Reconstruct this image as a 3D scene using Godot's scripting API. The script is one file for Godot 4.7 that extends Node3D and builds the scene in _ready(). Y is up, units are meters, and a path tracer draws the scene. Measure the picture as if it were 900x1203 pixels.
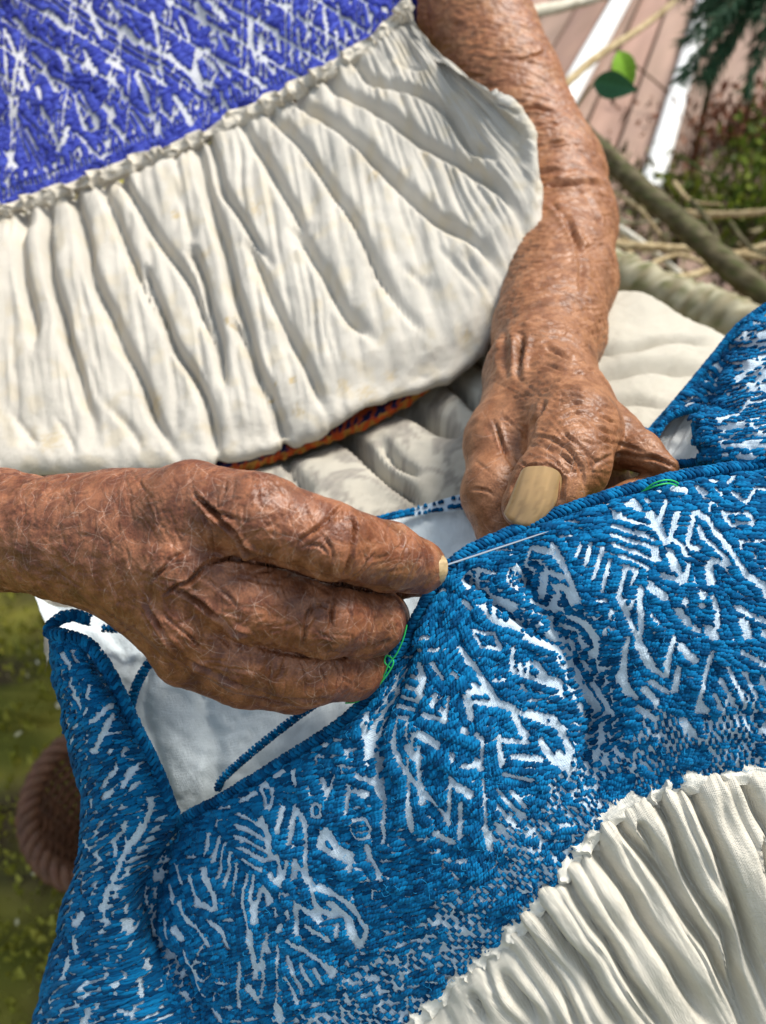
extends Node3D
# Authoring units: a point is written as (column, row, distance) of the photograph's 900 x 1203 frame and turned at once into metres by P();
# everything built from such points is ordinary geometry standing at that place.
const F := 962.6
const PITCH := 48.0
const EYE := Vector3(0, 0.75, 0)
var RI := Vector3(1, 0, 0)
var UP_ := Vector3(0, cos(deg_to_rad(PITCH)), -sin(deg_to_rad(PITCH)))
var FW := Vector3(0, -sin(deg_to_rad(PITCH)), -cos(deg_to_rad(PITCH)))
var rng := RandomNumberGenerator.new()
var names := {}
var noise := FastNoiseLite.new()
var noise2 := FastNoiseLite.new()
var t0 := 0
var NONE_: Callable

func tick(what: String) -> void:
	print(what, " ", Time.get_ticks_msec() - t0)

func P(x: float, y: float, d: float) -> Vector3:
	return EYE + d * (FW + RI * ((x - 450.0) / F) + UP_ * ((601.5 - y) / F))

func PV(v: Vector3) -> Vector3:
	return P(v.x, v.y, v.z)

func G(x: float, y: float, h := 0.0) -> Vector3:      # where the line of sight meets the level h
	var r := FW + RI * ((x - 450.0) / F) + UP_ * ((601.5 - y) / F)
	return EYE + r * ((h - EYE.y) / r.y)

# ---------------------------------------------------------------- naming
func numbered(called: String) -> String:
	var k: int = names.get(called, 0)
	names[called] = k + 1
	return called if k == 0 else "%s_%03d" % [called, k]

func thing(called: String, label: String, category: String, at := Vector3.ZERO, group := "") -> Node3D:
	var o := Node3D.new()
	o.name = numbered(called)
	o.position = at
	add_child(o)
	tag(o, label, category, group)
	return o

func tag(o: Node, label: String, category: String, group := "") -> void:
	o.set_meta("label", label)
	o.set_meta("category", category)
	if group:
		o.set_meta("group", group)

func part(called: String, m: Mesh, mat: Material, parent: Node3D, at := Vector3.ZERO) -> MeshInstance3D:
	var o := MeshInstance3D.new()
	o.name = called
	o.mesh = m
	if mat:
		o.material_override = mat
	if parent != self and at == Vector3.ZERO:
		at = -world_at(parent)
	o.position = at
	parent.add_child(o, true)
	return o

func world_at(n: Node3D) -> Vector3:
	var p := Vector3.ZERO
	while n != null and n != self:
		p += n.position
		n = n.get_parent() as Node3D
	return p

func many(called: String, m: Mesh, mat: Material, parent: Node3D, xf: Array, col: PackedColorArray) -> MultiMeshInstance3D:
	var mm := MultiMesh.new()
	mm.transform_format = MultiMesh.TRANSFORM_3D
	mm.use_colors = true
	mm.mesh = m
	mm.instance_count = xf.size()
	for i in xf.size():
		mm.set_instance_transform(i, xf[i])
		mm.set_instance_color(i, col[i])
	var o := MultiMeshInstance3D.new()
	o.name = called
	o.multimesh = mm
	o.material_override = mat
	if parent != self:
		o.position = -world_at(parent)
	parent.add_child(o, true)
	o.set_meta("kind", "stuff")
	return o

# ---------------------------------------------------------------- materials
func mat(c: Color, rough := 0.8, spec := 0.5) -> StandardMaterial3D:
	var m := StandardMaterial3D.new()
	m.albedo_color = c.linear_to_srgb()
	m.roughness = rough
	m.metallic_specular = spec
	m.cull_mode = BaseMaterial3D.CULL_DISABLED
	return m

func vmat(rough := 0.8, spec := 0.5) -> StandardMaterial3D:
	var m := mat(Color(1, 1, 1), rough, spec)
	m.vertex_color_use_as_albedo = true
	return m

# ---------------------------------------------------------------- fields drawn on a sheet of cloth or skin
class Field:
	var x0: int
	var y0: int
	var w: int
	var h: int
	var d: PackedFloat32Array
	var uneven: FastNoiseLite
	var lips := 0.45
	func _init(ax: int, ay: int, bx: int, by: int, fill: float) -> void:
		x0 = ax
		y0 = ay
		w = bx - ax
		h = by - ay
		d.resize(w * h)
		d.fill(fill)
	func at(x: float, y: float) -> float:
		var fx := clampf(x - x0, 0.0, w - 1.001)
		var fy := clampf(y - y0, 0.0, h - 1.001)
		var ix := int(fx)
		var iy := int(fy)
		fx -= ix
		fy -= iy
		var k := iy * w + ix
		return lerpf(lerpf(d[k], d[k + 1], fx), lerpf(d[k + w], d[k + w + 1], fx), fy)
	# mode 0: fold valley (min), 1: crease with raised lips (add), 2: mask (max)
	func stroke(pts: PackedVector2Array, r: float, k: float, mode: int, taper := false) -> void:
		var reach := r * (3.2 if mode == 1 else 1.0) + 1.0
		var lo := pts[0]
		var hi := pts[0]
		var total := 0.0
		for i in pts.size():
			lo = lo.min(pts[i])
			hi = hi.max(pts[i])
			if i:
				total += pts[i].distance_to(pts[i - 1])
		for yy in range(maxi(0, int(lo.y - reach) - y0), mini(h, int(hi.y + reach) + 2 - y0)):
			for xx in range(maxi(0, int(lo.x - reach) - x0), mini(w, int(hi.x + reach) + 2 - x0)):
				var p := Vector2(xx + x0, yy + y0)
				var raw := p
				if uneven:
					var fq := 2.6 if mode == 1 else 1.0
					p += Vector2(uneven.get_noise_2d(raw.x * fq, raw.y * fq), uneven.get_noise_2d(raw.x * fq + 500.0, raw.y * fq)) * (1.3 if mode == 1 else 2.2)
				var best := 1e9
				var along := 0.0
				var run := 0.0
				for i in range(1, pts.size()):
					var a := pts[i - 1]
					var ab := pts[i] - a
					var l := ab.length()
					var u := clampf((p - a).dot(ab) / maxf(l * l, 1e-6), 0.0, 1.0)
					var q := (p - a - ab * u).length()
					if mode == 0 and ab.cross(p - a) > 0.0:
						q *= 1.9
					if q < best:
						best = q
						along = run + u * l
					run += l
				if best > reach:
					continue
				var kk := k
				if taper and mode == 0:
					kk = k * smoothstep(0.0, 0.34 * total, total - along)
					if total < 110.0:
						kk *= smoothstep(0.0, 0.4 * total, along)
				elif taper:
					kk = k * sqrt(clampf(minf(along, total - along) / maxf(total * 0.3, 1e-4), 0.0, 1.0))
				var i2 := yy * w + xx
				if mode == 0:
					var z := 1.0 - clampf(best / r, 0.0, 1.0)
					d[i2] = minf(d[i2], 1.0 - kk * (0.30 * z * z + 0.70 * pow(smoothstep(0.35, 1.0, z), 1.7)))
				elif mode == 1:
					if uneven:
						kk *= clampf(0.9 + 0.7 * uneven.get_noise_2d(raw.x * 2.2 + 900.0, raw.y * 2.2), 0.35, 1.5)
					var g := best / r
					d[i2] += kk * (-exp(-g * g) + lips * exp(-(g - 1.9) * (g - 1.9)))
				else:
					d[i2] = maxf(d[i2], clampf(r - best + 0.5, 0.0, 1.0) * k)

func line(a: Array, from := 1) -> PackedVector2Array:
	var out := PackedVector2Array()
	for i in range(from, a.size() - 1, 2):
		out.append(Vector2(a[i], a[i + 1]))
	return out

func longer(p: PackedVector2Array, a: float, b: float) -> PackedVector2Array:      # run on past both ends
	var q := p.duplicate()
	var n := p.size()
	q.insert(0, p[0] - (p[1] - p[0]).normalized() * a)
	q.append(p[n - 1] + (p[n - 1] - p[n - 2]).normalized() * b)
	return q

func smooth_line(p: PackedVector2Array, n := 5) -> PackedVector2Array:
	if p.size() < 3:
		return p
	var out := PackedVector2Array()
	for i in p.size() - 1:
		var a := p[maxi(i - 1, 0)]
		var d := p[mini(i + 2, p.size() - 1)]
		for k in n:
			out.append(p[i].cubic_interpolate(p[i + 1], a, d, float(k) / n))
	out.append(p[p.size() - 1])
	return out

# ---------------------------------------------------------------- sheets
class Patch:
	var g: PackedVector3Array
	var nr: int
	var nc: int
	func _init(rows: Array) -> void:
		nr = rows.size()
		nc = rows[0].size()
		for r in rows:
			for v in r:
				g.append(v)
	func row(r: int, c: int, u: float) -> Vector3:
		var k := r * nc
		return g[k + c].cubic_interpolate(g[k + mini(c + 1, nc - 1)], g[k + maxi(c - 1, 0)], g[k + mini(c + 2, nc - 1)], u)
	func at(s: float, t: float) -> Vector3:
		var fs := clampf(s, 0.0, 1.0) * (nc - 1)
		var c := mini(int(fs), nc - 2)
		var u := fs - c
		var ft := clampf(t, 0.0, 1.0) * (nr - 1)
		var r := mini(int(ft), nr - 2)
		return row(r, c, u).cubic_interpolate(row(r + 1, c, u), row(maxi(r - 1, 0), c, u), row(mini(r + 2, nr - 1), c, u), ft - r)

func rows_from(a: Array) -> Array:      # rows of flat x, y, d lists
	var out := []
	for r in a:
		var q := []
		for i in range(0, r.size(), 3):
			q.append(Vector3(r[i], r[i + 1], r[i + 2]))
		out.append(q)
	return out

func sheet_normal(p: Patch, s: float, t: float) -> Vector3:
	var e := 0.004
	var a := PV(p.at(minf(s + e, 1.0), t)) - PV(p.at(maxf(s - e, 0.0), t))
	var b := PV(p.at(s, minf(t + e, 1.0))) - PV(p.at(s, maxf(t - e, 0.0)))
	var n := a.cross(b).normalized()
	var q := PV(p.at(s, t))
	return n if n.dot(EYE - q) > 0.0 else -n

# rise: func(s, t, v) -> metres along the normal; tint: func(s, t, v) -> linear Color
func sheet(p: Patch, ns: int, nt: int, rise: Callable, tint: Callable, thick := 0.0) -> ArrayMesh:
	var base := PackedVector3Array()
	var pix := PackedVector3Array()
	var w := ns + 1
	for j in nt + 1:
		for i in w:
			var v := p.at(float(i) / ns, float(j) / nt)
			pix.append(v)
			base.append(PV(v))
	var nor := grid_normals(base, w, nt + 1)
	var pos := PackedVector3Array()
	var col := PackedColorArray()
	var uv := PackedVector2Array()
	var us := PackedFloat32Array()
	us.resize(w)
	for i in range(1, w):
		var k := (nt / 2) * w + i
		us[i] = us[i - 1] + base[k].distance_to(base[k - 1])
	var vs := 0.0
	for j in nt + 1:
		if j:
			var k := j * w + ns / 2
			vs += base[k].distance_to(base[k - w])
		for i in w:
			var k := j * w + i
			var s := float(i) / ns
			var t := float(j) / nt
			pos.append(base[k] + nor[k] * rise.call(s, t, pix[k]))
			col.append(tint.call(s, t, pix[k]))
			uv.append(Vector2(us[i], vs))
	return grid_mesh(pos, col, uv, w, nt + 1, thick)

func grid_normals(pos: PackedVector3Array, w: int, h: int) -> PackedVector3Array:
	var out := PackedVector3Array()
	for j in h:
		for i in w:
			var a := pos[j * w + mini(i + 1, w - 1)] - pos[j * w + maxi(i - 1, 0)]
			var b := pos[mini(j + 1, h - 1) * w + i] - pos[maxi(j - 1, 0) * w + i]
			out.append(a.cross(b).normalized())
	# one side for the whole sheet: the side of the eye at its middle
	var m := (h / 2) * w + w / 2
	if out[m].dot(EYE - pos[m]) < 0.0:
		for k in out.size():
			out[k] = -out[k]
	return out

func grid_mesh(pos: PackedVector3Array, col: PackedColorArray, uv: PackedVector2Array, w: int, h: int, _thick := 0.0) -> ArrayMesh:
	var nor := grid_normals(pos, w, h)
	var idx := PackedInt32Array()
	for j in h - 1:
		for i in w - 1:
			var k := j * w + i
			idx.append_array([k, k + 1, k + w, k + 1, k + w + 1, k + w])
	return mesh_of(pos, nor, col, uv, idx)

func mesh_of(pos: PackedVector3Array, nor: PackedVector3Array, col: PackedColorArray, uv: PackedVector2Array, idx: PackedInt32Array) -> ArrayMesh:
	# front faces run clockwise, on the side that the normals point to
	var vote := 0
	for i in range(0, idx.size(), 3 * maxi(1, idx.size() / 450)):
		var n := (pos[idx[i + 1]] - pos[idx[i]]).cross(pos[idx[i + 2]] - pos[idx[i]])
		vote += signi(int(signf(n.dot(nor[idx[i]]))))
	if vote > 0:
		idx.reverse()
	var a := []
	a.resize(Mesh.ARRAY_MAX)
	a[Mesh.ARRAY_VERTEX] = pos
	a[Mesh.ARRAY_NORMAL] = nor
	if col.size():
		a[Mesh.ARRAY_COLOR] = col
	if uv.size():
		a[Mesh.ARRAY_TEX_UV] = uv
	a[Mesh.ARRAY_INDEX] = idx
	var m := ArrayMesh.new()
	m.add_surface_from_arrays(Mesh.PRIMITIVE_TRIANGLES, a)
	return m

# a tube along world points with radii; wob adds unevenness
func tube(pts: PackedVector3Array, rad: PackedFloat32Array, sides: int, wob := 0.0, wf := 40.0, tint: Callable = NONE_) -> ArrayMesh:
	var pos := PackedVector3Array()
	var col := PackedColorArray()
	var uv := PackedVector2Array()
	var n := pts.size()
	var side := Vector3.ZERO
	var run := 0.0
	for i in n:
		var tan := (pts[mini(i + 1, n - 1)] - pts[maxi(i - 1, 0)]).normalized()
		if side == Vector3.ZERO:
			side = tan.cross(Vector3(0.31, 0.83, 0.42)).normalized()
		side = (side - tan * side.dot(tan)).normalized()
		var up := tan.cross(side)
		if i:
			run += pts[i].distance_to(pts[i - 1])
		for k in sides + 1:
			var a := TAU * (k % sides) / sides
			var dir := side * cos(a) + up * sin(a)
			var r := rad[i]
			if wob > 0.0:
				var q := pts[i] + dir * r
				r *= 1.0 + wob * noise.get_noise_3d(q.x * wf * 100.0, q.y * wf * 100.0, q.z * wf * 100.0)
			pos.append(pts[i] + dir * r)
			col.append(tint.call(pts[i] + dir * r) if tint.is_valid() else Color(1, 1, 1))
			uv.append(Vector2(float(k) / sides * TAU * r, run))
	var nor := PackedVector3Array()
	var w := sides + 1
	for i in n:
		for k in w:
			var kk := k % sides
			var a := pos[i * w + (kk + 1) % sides] - pos[i * w + (kk + sides - 1) % sides]
			var b := pos[mini(i + 1, n - 1) * w + kk] - pos[maxi(i - 1, 0) * w + kk]
			var nn := a.cross(b).normalized()
			if nn.dot(pos[i * w + k] - pts[i]) < 0.0:
				nn = -nn
			nor.append(nn)
	var idx := PackedInt32Array()
	for i in n - 1:
		for k in sides:
			var q := i * w + k
			idx.append_array([q, q + 1, q + w, q + 1, q + w + 1, q + w])
	for e in [0, n - 1]:
		var c := pos.size()
		pos.append(pts[e])
		nor.append((pts[e] - pts[clampi(e - 1 if e else 1, 0, n - 1)]).normalized())
		col.append(tint.call(pts[e]) if tint.is_valid() else Color(1, 1, 1))
		uv.append(Vector2.ZERO)
		for k in sides:
			var tri := [c, e * w + k, e * w + k + 1]
			var fn := (pos[tri[1]] - pos[c]).cross(pos[tri[2]] - pos[c])
			var q0 := (pos[1] - pos[0]).cross(pos[w] - pos[0])
			if (fn.dot(nor[c]) > 0.0) != (q0.dot(nor[0]) > 0.0):
				tri = [c, e * w + k + 1, e * w + k]
			idx.append_array(tri)
	return mesh_of(pos, nor, col, uv, idx)

func curve3(a: Array, n: int) -> PackedVector3Array:      # Catmull-Rom through a list of Vector3, n steps per span
	var out := PackedVector3Array()
	for i in a.size() - 1:
		for k in n:
			out.append(a[i].cubic_interpolate(a[i + 1], a[maxi(i - 1, 0)], a[mini(i + 2, a.size() - 1)], float(k) / n))
	out.append(a[a.size() - 1])
	return out

func evenly(r0: float, r1: float, n: int) -> PackedFloat32Array:
	var out := PackedFloat32Array()
	for i in n:
		out.append(lerpf(r0, r1, float(i) / maxi(n - 1, 1)))
	return out

func _ready() -> void:
	t0 = Time.get_ticks_msec()
	rng.seed = 7
	noise.seed = 3
	noise.noise_type = FastNoiseLite.TYPE_SIMPLEX
	noise.frequency = 0.01
	noise.fractal_octaves = 3
	noise2.seed = 11
	noise2.noise_type = FastNoiseLite.TYPE_SIMPLEX
	noise2.frequency = 0.01
	noise2.fractal_type = FastNoiseLite.FRACTAL_NONE
	# --- camera
	var cam := Camera3D.new()
	cam.name = "camera"
	cam.transform = Transform3D(Basis(RI, UP_, -FW), EYE)
	var at := CameraAttributesPhysical.new()
	at.frustum_focal_length = 12.0 / (601.5 / F)
	at.exposure_aperture = 8.3
	at.frustum_focus_distance = 0.238
	at.frustum_near = 0.02
	at.frustum_far = 200.0
	cam.attributes = at
	add_child(cam)
	cam.fov = rad_to_deg(2.0 * atan(601.5 / F))
	cam.near = 0.02
	cam.far = 200.0
	# --- sky and sun: a bright, thinly clouded day
	var env := Environment.new()
	env.background_mode = Environment.BG_SKY
	var sm := ProceduralSkyMaterial.new()
	sm.sky_top_color = Color(0.80, 0.87, 0.95)
	sm.sky_horizon_color = Color(0.80, 0.82, 0.82)
	sm.sky_curve = 0.2
	sm.ground_bottom_color = Color(0.16, 0.17, 0.12)
	sm.ground_horizon_color = Color(0.35, 0.36, 0.33)
	var sky := Sky.new()
	sky.sky_material = sm
	env.sky = sky
	env.background_energy_multiplier = 0.72
	env.tonemap_mode = Environment.TONE_MAPPER_LINEAR
	env.tonemap_exposure = 1.6
	env.sdfgi_enabled = true
	env.ssao_enabled = true
	env.ssil_enabled = true
	var we := WorldEnvironment.new()
	we.name = "world"
	we.environment = env
	add_child(we)
	var sun := DirectionalLight3D.new()
	sun.name = "sun"
	sun.light_energy = 1.2
	sun.light_angular_distance = 20.0
	sun.light_color = Color(1.0, 0.98, 0.95)
	sun.shadow_enabled = true
	add_child(sun)
	sun.look_at_from_position(Vector3.ZERO, -Vector3(0.55, 1.0, -0.40), Vector3.UP)
	materials()
	setting()
	tick("setting")
	person()
	tick("person")
	garment()
	tick("garment")
	small_things()
	background()
	tick("all")

# ---------------------------------------------------------------- surfaces
var M := {}
var yarn_long: ArrayMesh
var yarn_short: ArrayMesh

func image_material(m: StandardMaterial3D, height: Image, cm: float) -> void:
	m.heightmap_enabled = true
	m.heightmap_texture = ImageTexture.create_from_image(height)
	m.heightmap_scale = cm

func weave(n: int, threads: int, slub: float) -> Image:
	var b := PackedByteArray()
	b.resize(n * n)
	var per := float(n) / threads
	for y in n:
		for x in n:
			var a := int(x / per) + int(y / per)
			var u := fposmod(x / per, 1.0)
			var v := fposmod(y / per, 1.0)
			var over := sin(PI * u) * (0.6 + 0.4 * sin(PI * v)) if a % 2 else sin(PI * v) * (0.6 + 0.4 * sin(PI * u))
			var k := over * 0.8 + slub * noise.get_noise_2d(x * 4.0, y * 0.7) + slub * noise.get_noise_2d(x * 0.7 + 900.0, y * 4.0)
			b[y * n + x] = int(clampf(k, 0.0, 1.0) * 255.0)
	return Image.create_from_data(n, n, false, Image.FORMAT_L8, b)

func scribble(b: PackedByteArray, n: int, count: int, lo: float, hi: float, value: int, bend: float, wide := 1) -> void:
	for c in count:
		var p := Vector2(rng.randf() * n, rng.randf() * n)
		var a := rng.randf() * TAU
		var l := int(rng.randf_range(lo, hi))
		var turn := rng.randf_range(-bend, bend)
		var v := int(value * rng.randf_range(0.45, 1.0))
		for i in l:
			a += turn + rng.randf_range(-0.06, 0.06)
			p += Vector2(cos(a), sin(a)) * 0.8
			var add := int(v * sin(PI * float(i) / l) / (1.0 if wide == 1 else 1.7))
			for q in wide:
				var side := Vector2(-sin(a), cos(a)) * (q - (wide - 1) * 0.5) * 0.8
				var k := posmod(int(p.y + side.y), n) * n + posmod(int(p.x + side.x), n)
				b[k] = clampi(b[k] + add, 0, 255)

func skin_height(n: int) -> Image:
	var f := FastNoiseLite.new()
	f.seed = 5
	f.noise_type = FastNoiseLite.TYPE_CELLULAR
	f.cellular_return_type = FastNoiseLite.RETURN_DISTANCE2_SUB
	f.frequency = 0.05
	f.fractal_type = FastNoiseLite.FRACTAL_NONE
	f.domain_warp_enabled = true
	f.domain_warp_amplitude = 14.0
	f.domain_warp_frequency = 0.02
	var a := f.get_seamless_image(n, n)
	a.convert(Image.FORMAT_L8)
	f.seed = 9
	f.frequency = 0.017
	var c := f.get_seamless_image(n, n)
	c.convert(Image.FORMAT_L8)
	var x := a.get_data()
	var y := c.get_data()
	var b := PackedByteArray()
	b.resize(n * n)
	for i in n * n:
		b[i] = 70 + mini(x[i], 150) / 3 + mini(y[i], 120) / 2
	scribble(b, n, 520, 40, 190, -40, 0.01, 5)
	return Image.create_from_data(n, n, false, Image.FORMAT_L8, b)

func skin_colour(n: int, base: Color, blotch: Color, dry: Color, scratches: int) -> Image:
	var s := PackedByteArray()
	s.resize(n * n)
	scribble(s, n, scratches, 60, 300, 190, 0.008, 4)
	scribble(s, n, scratches / 3, 30, 120, 255, 0.02, 4)
	var f := FastNoiseLite.new()
	f.seed = 21
	f.noise_type = FastNoiseLite.TYPE_SIMPLEX
	f.frequency = 0.006
	f.fractal_octaves = 5
	f.fractal_gain = 0.6
	var m := f.get_seamless_image(n, n)
	m.convert(Image.FORMAT_L8)
	var md := m.get_data()
	f.seed = 33
	f.frequency = 0.06
	var g := f.get_seamless_image(n, n)
	g.convert(Image.FORMAT_L8)
	var gd := g.get_data()
	var b := PackedByteArray()
	b.resize(n * n * 3)
	var ramp := []
	for i in 256:
		ramp.append(base.lerp(blotch, smoothstep(0.25, 0.75, i / 255.0)))
	for i in n * n:
		var c: Color = ramp[md[i]]
		var k := 0.62 + 0.72 * gd[i] / 255.0
		var sc := s[i] / 255.0
		c = Color(c.r * k, c.g * k, c.b * k).lerp(dry, sc * 0.5).linear_to_srgb()
		b[i * 3] = int(clampf(c.r, 0, 1) * 255)
		b[i * 3 + 1] = int(clampf(c.g, 0, 1) * 255)
		b[i * 3 + 2] = int(clampf(c.b, 0, 1) * 255)
	return Image.create_from_data(n, n, false, Image.FORMAT_RGB8, b)

func materials() -> void:
	var wv := weave(256, 24, 0.5)
	for k in [["cotton", 0.9, 120.0, 0.012], ["gauze", 0.92, 105.0, 0.018], ["ground_cloth", 0.9, 125.0, 0.02]]:
		var m := vmat(k[1], 0.25)
		m.uv1_scale = Vector3(k[2], k[2], 1)
		image_material(m, wv, k[3])
		M[k[0]] = m
	M.cotton.backlight_enabled = true
	M.cotton.backlight = Color(0.25, 0.24, 0.22)
	M.yarn = vmat(0.9, 0.15)
	M.yarn.rim_enabled = true
	M.yarn.rim = 0.06
	M.yarn.rim_tint = 0.8
	var sh := skin_height(1024)
	for k in [["skin_dry", Color(0.130, 0.039, 0.0145), Color(0.262, 0.100, 0.044), 230], ["skin", Color(0.185, 0.070, 0.026), Color(0.31, 0.138, 0.062), 60]]:
		var m := vmat(0.47, 0.45)
		m.albedo_texture = ImageTexture.create_from_image(skin_colour(1024, k[1], k[2], Color(0.72, 0.54, 0.43), k[3]))
		m.uv1_triplanar = true
		m.uv1_triplanar_sharpness = 3.0
		m.uv1_scale = Vector3.ONE * (19.0 if k[3] > 100 else 16.0)
		image_material(m, sh, 0.03)
		M[k[0]] = m
	M.leaf = vmat(0.6, 0.3)
	M.leaf.backlight_enabled = true
	M.leaf.backlight = Color(0.3, 0.3, 0.2)
	M.plain = vmat(0.8, 0.3)
	M.gloss = vmat(0.28, 0.5)
	yarn_long = yarn_mesh(22, 10, 3.0)
	yarn_short = yarn_mesh(9, 9, 1.0)

# a plump two-ply stitch: along x from -0.5 to 0.5, arched towards +y, as thick as its y and z scale
func yarn_mesh(n: int, sides: int, turns: float) -> ArrayMesh:
	var pos := PackedVector3Array()
	var idx := PackedInt32Array()
	var uv := PackedVector2Array()
	var col := PackedColorArray()
	for i in n + 1:
		var x := float(i) / n
		var e := 2.0 * x - 1.0
		var r := 0.5 * pow(maxf(0.0, 1.0 - pow(absf(e), 2.6)), 0.55) + 0.03
		var lift := 0.55 * (1.0 - e * e) - 0.25
		for k in sides:
			var a := TAU * k / sides
			var ply := 1.0 + 0.2 * cos(2.0 * (a - PI * turns * x))
			pos.append(Vector3(x - 0.5, lift * 0.6 + sin(a) * r * ply * 0.6, cos(a) * r * ply))
			uv.append(Vector2(a, x))
			col.append(Color(1, 1, 1))
	var nor := PackedVector3Array()
	for i in n + 1:
		for k in sides:
			var a := pos[i * sides + (k + 1) % sides] - pos[i * sides + (k + sides - 1) % sides]
			var b := pos[mini(i + 1, n) * sides + k] - pos[maxi(i - 1, 0) * sides + k]
			b.x *= 12.0 / n
			var nn := a.cross(b).normalized()
			var out := Vector3(0, sin(TAU * k / sides), cos(TAU * k / sides))
			nor.append(nn if nn.dot(out) > 0.0 else -nn)
	for i in n:
		for k in sides:
			var q := i * sides + k
			var q2 := i * sides + (k + 1) % sides
			idx.append_array([q, q2, q + sides, q2, q2 + sides, q + sides])
	return mesh_of(pos, nor, col, uv, idx)

func yarn_at(p: Vector3, along: Vector3, up: Vector3, length: float, thick: float) -> Transform3D:
	var x := along.normalized()
	var z := x.cross(up).normalized()
	var y := z.cross(x).normalized()
	return Transform3D(Basis(x * length, y * thick, z * thick), p + y * thick * 0.15)

# ---------------------------------------------------------------- bodies: a distance field of tapered bones, meshed as surface nets
class Bones:
	var a: PackedVector3Array
	var b: PackedVector3Array
	var ra: PackedFloat32Array
	var rb: PackedFloat32Array
	var grp: PackedInt32Array
	var soft: PackedFloat32Array      # blend of each group with group 0
	var inner := 0.006                # blend inside group 0; fingers keep to 2 mm
	func chain(j: Array, group: int, k := 0.006) -> void:
		while soft.size() <= group:
			soft.append(0.006)
		soft[group] = k
		for i in j.size() - 1:
			a.append(j[i][0])
			b.append(j[i + 1][0])
			ra.append(j[i][1])
			rb.append(j[i + 1][1])
			grp.append(group)
	func one(p: Vector3, i: int) -> float:
		var ab := b[i] - a[i]
		var pa := p - a[i]
		var h := clampf(pa.dot(ab) / ab.length_squared(), 0.0, 1.0)
		return (pa - ab * h).length() - lerpf(ra[i], rb[i], h)
	func near(p: Vector3, within: float) -> PackedInt32Array:
		var out := PackedInt32Array()
		for i in a.size():
			if one(p, i) < within:
				out.append(i)
		return out
	func sd(p: Vector3, use: PackedInt32Array) -> float:
		var palm := 1.0
		var best := 1.0
		var g := -1
		var cur := 1.0
		for i in use:
			var ab := b[i] - a[i]
			var pa := p - a[i]
			var h := clampf(pa.dot(ab) / ab.length_squared(), 0.0, 1.0)
			var d := (pa - ab * h).length() - lerpf(ra[i], rb[i], h)
			if grp[i] != g:
				if g > 0:
					best = minf(best, blend(palm, cur, soft[g]))
				elif g == 0:
					palm = cur
				g = grp[i]
				cur = d
			else:
				cur = blend(cur, d, inner if g == 0 else 0.002)
		if g > 0:
			best = minf(best, blend(palm, cur, soft[g]))
		elif g == 0:
			palm = cur
		return minf(best, palm)
	func blend(x: float, y: float, k: float) -> float:
		var h := maxf(k - absf(x - y), 0.0) / k
		return minf(x, y) - h * h * k * 0.25

func J(x: float, y: float, d: float, r: float) -> Array:      # a joint: place seen from the eye, radius given as it appears there
	return [Vector3((x - 450.0) / F * d, (601.5 - y) / F * d, -d), r * d / F]

func seen_at(v: Vector3) -> Vector2:
	return Vector2(450.0 + F * v.x / -v.z, 601.5 - F * v.y / -v.z)

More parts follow.
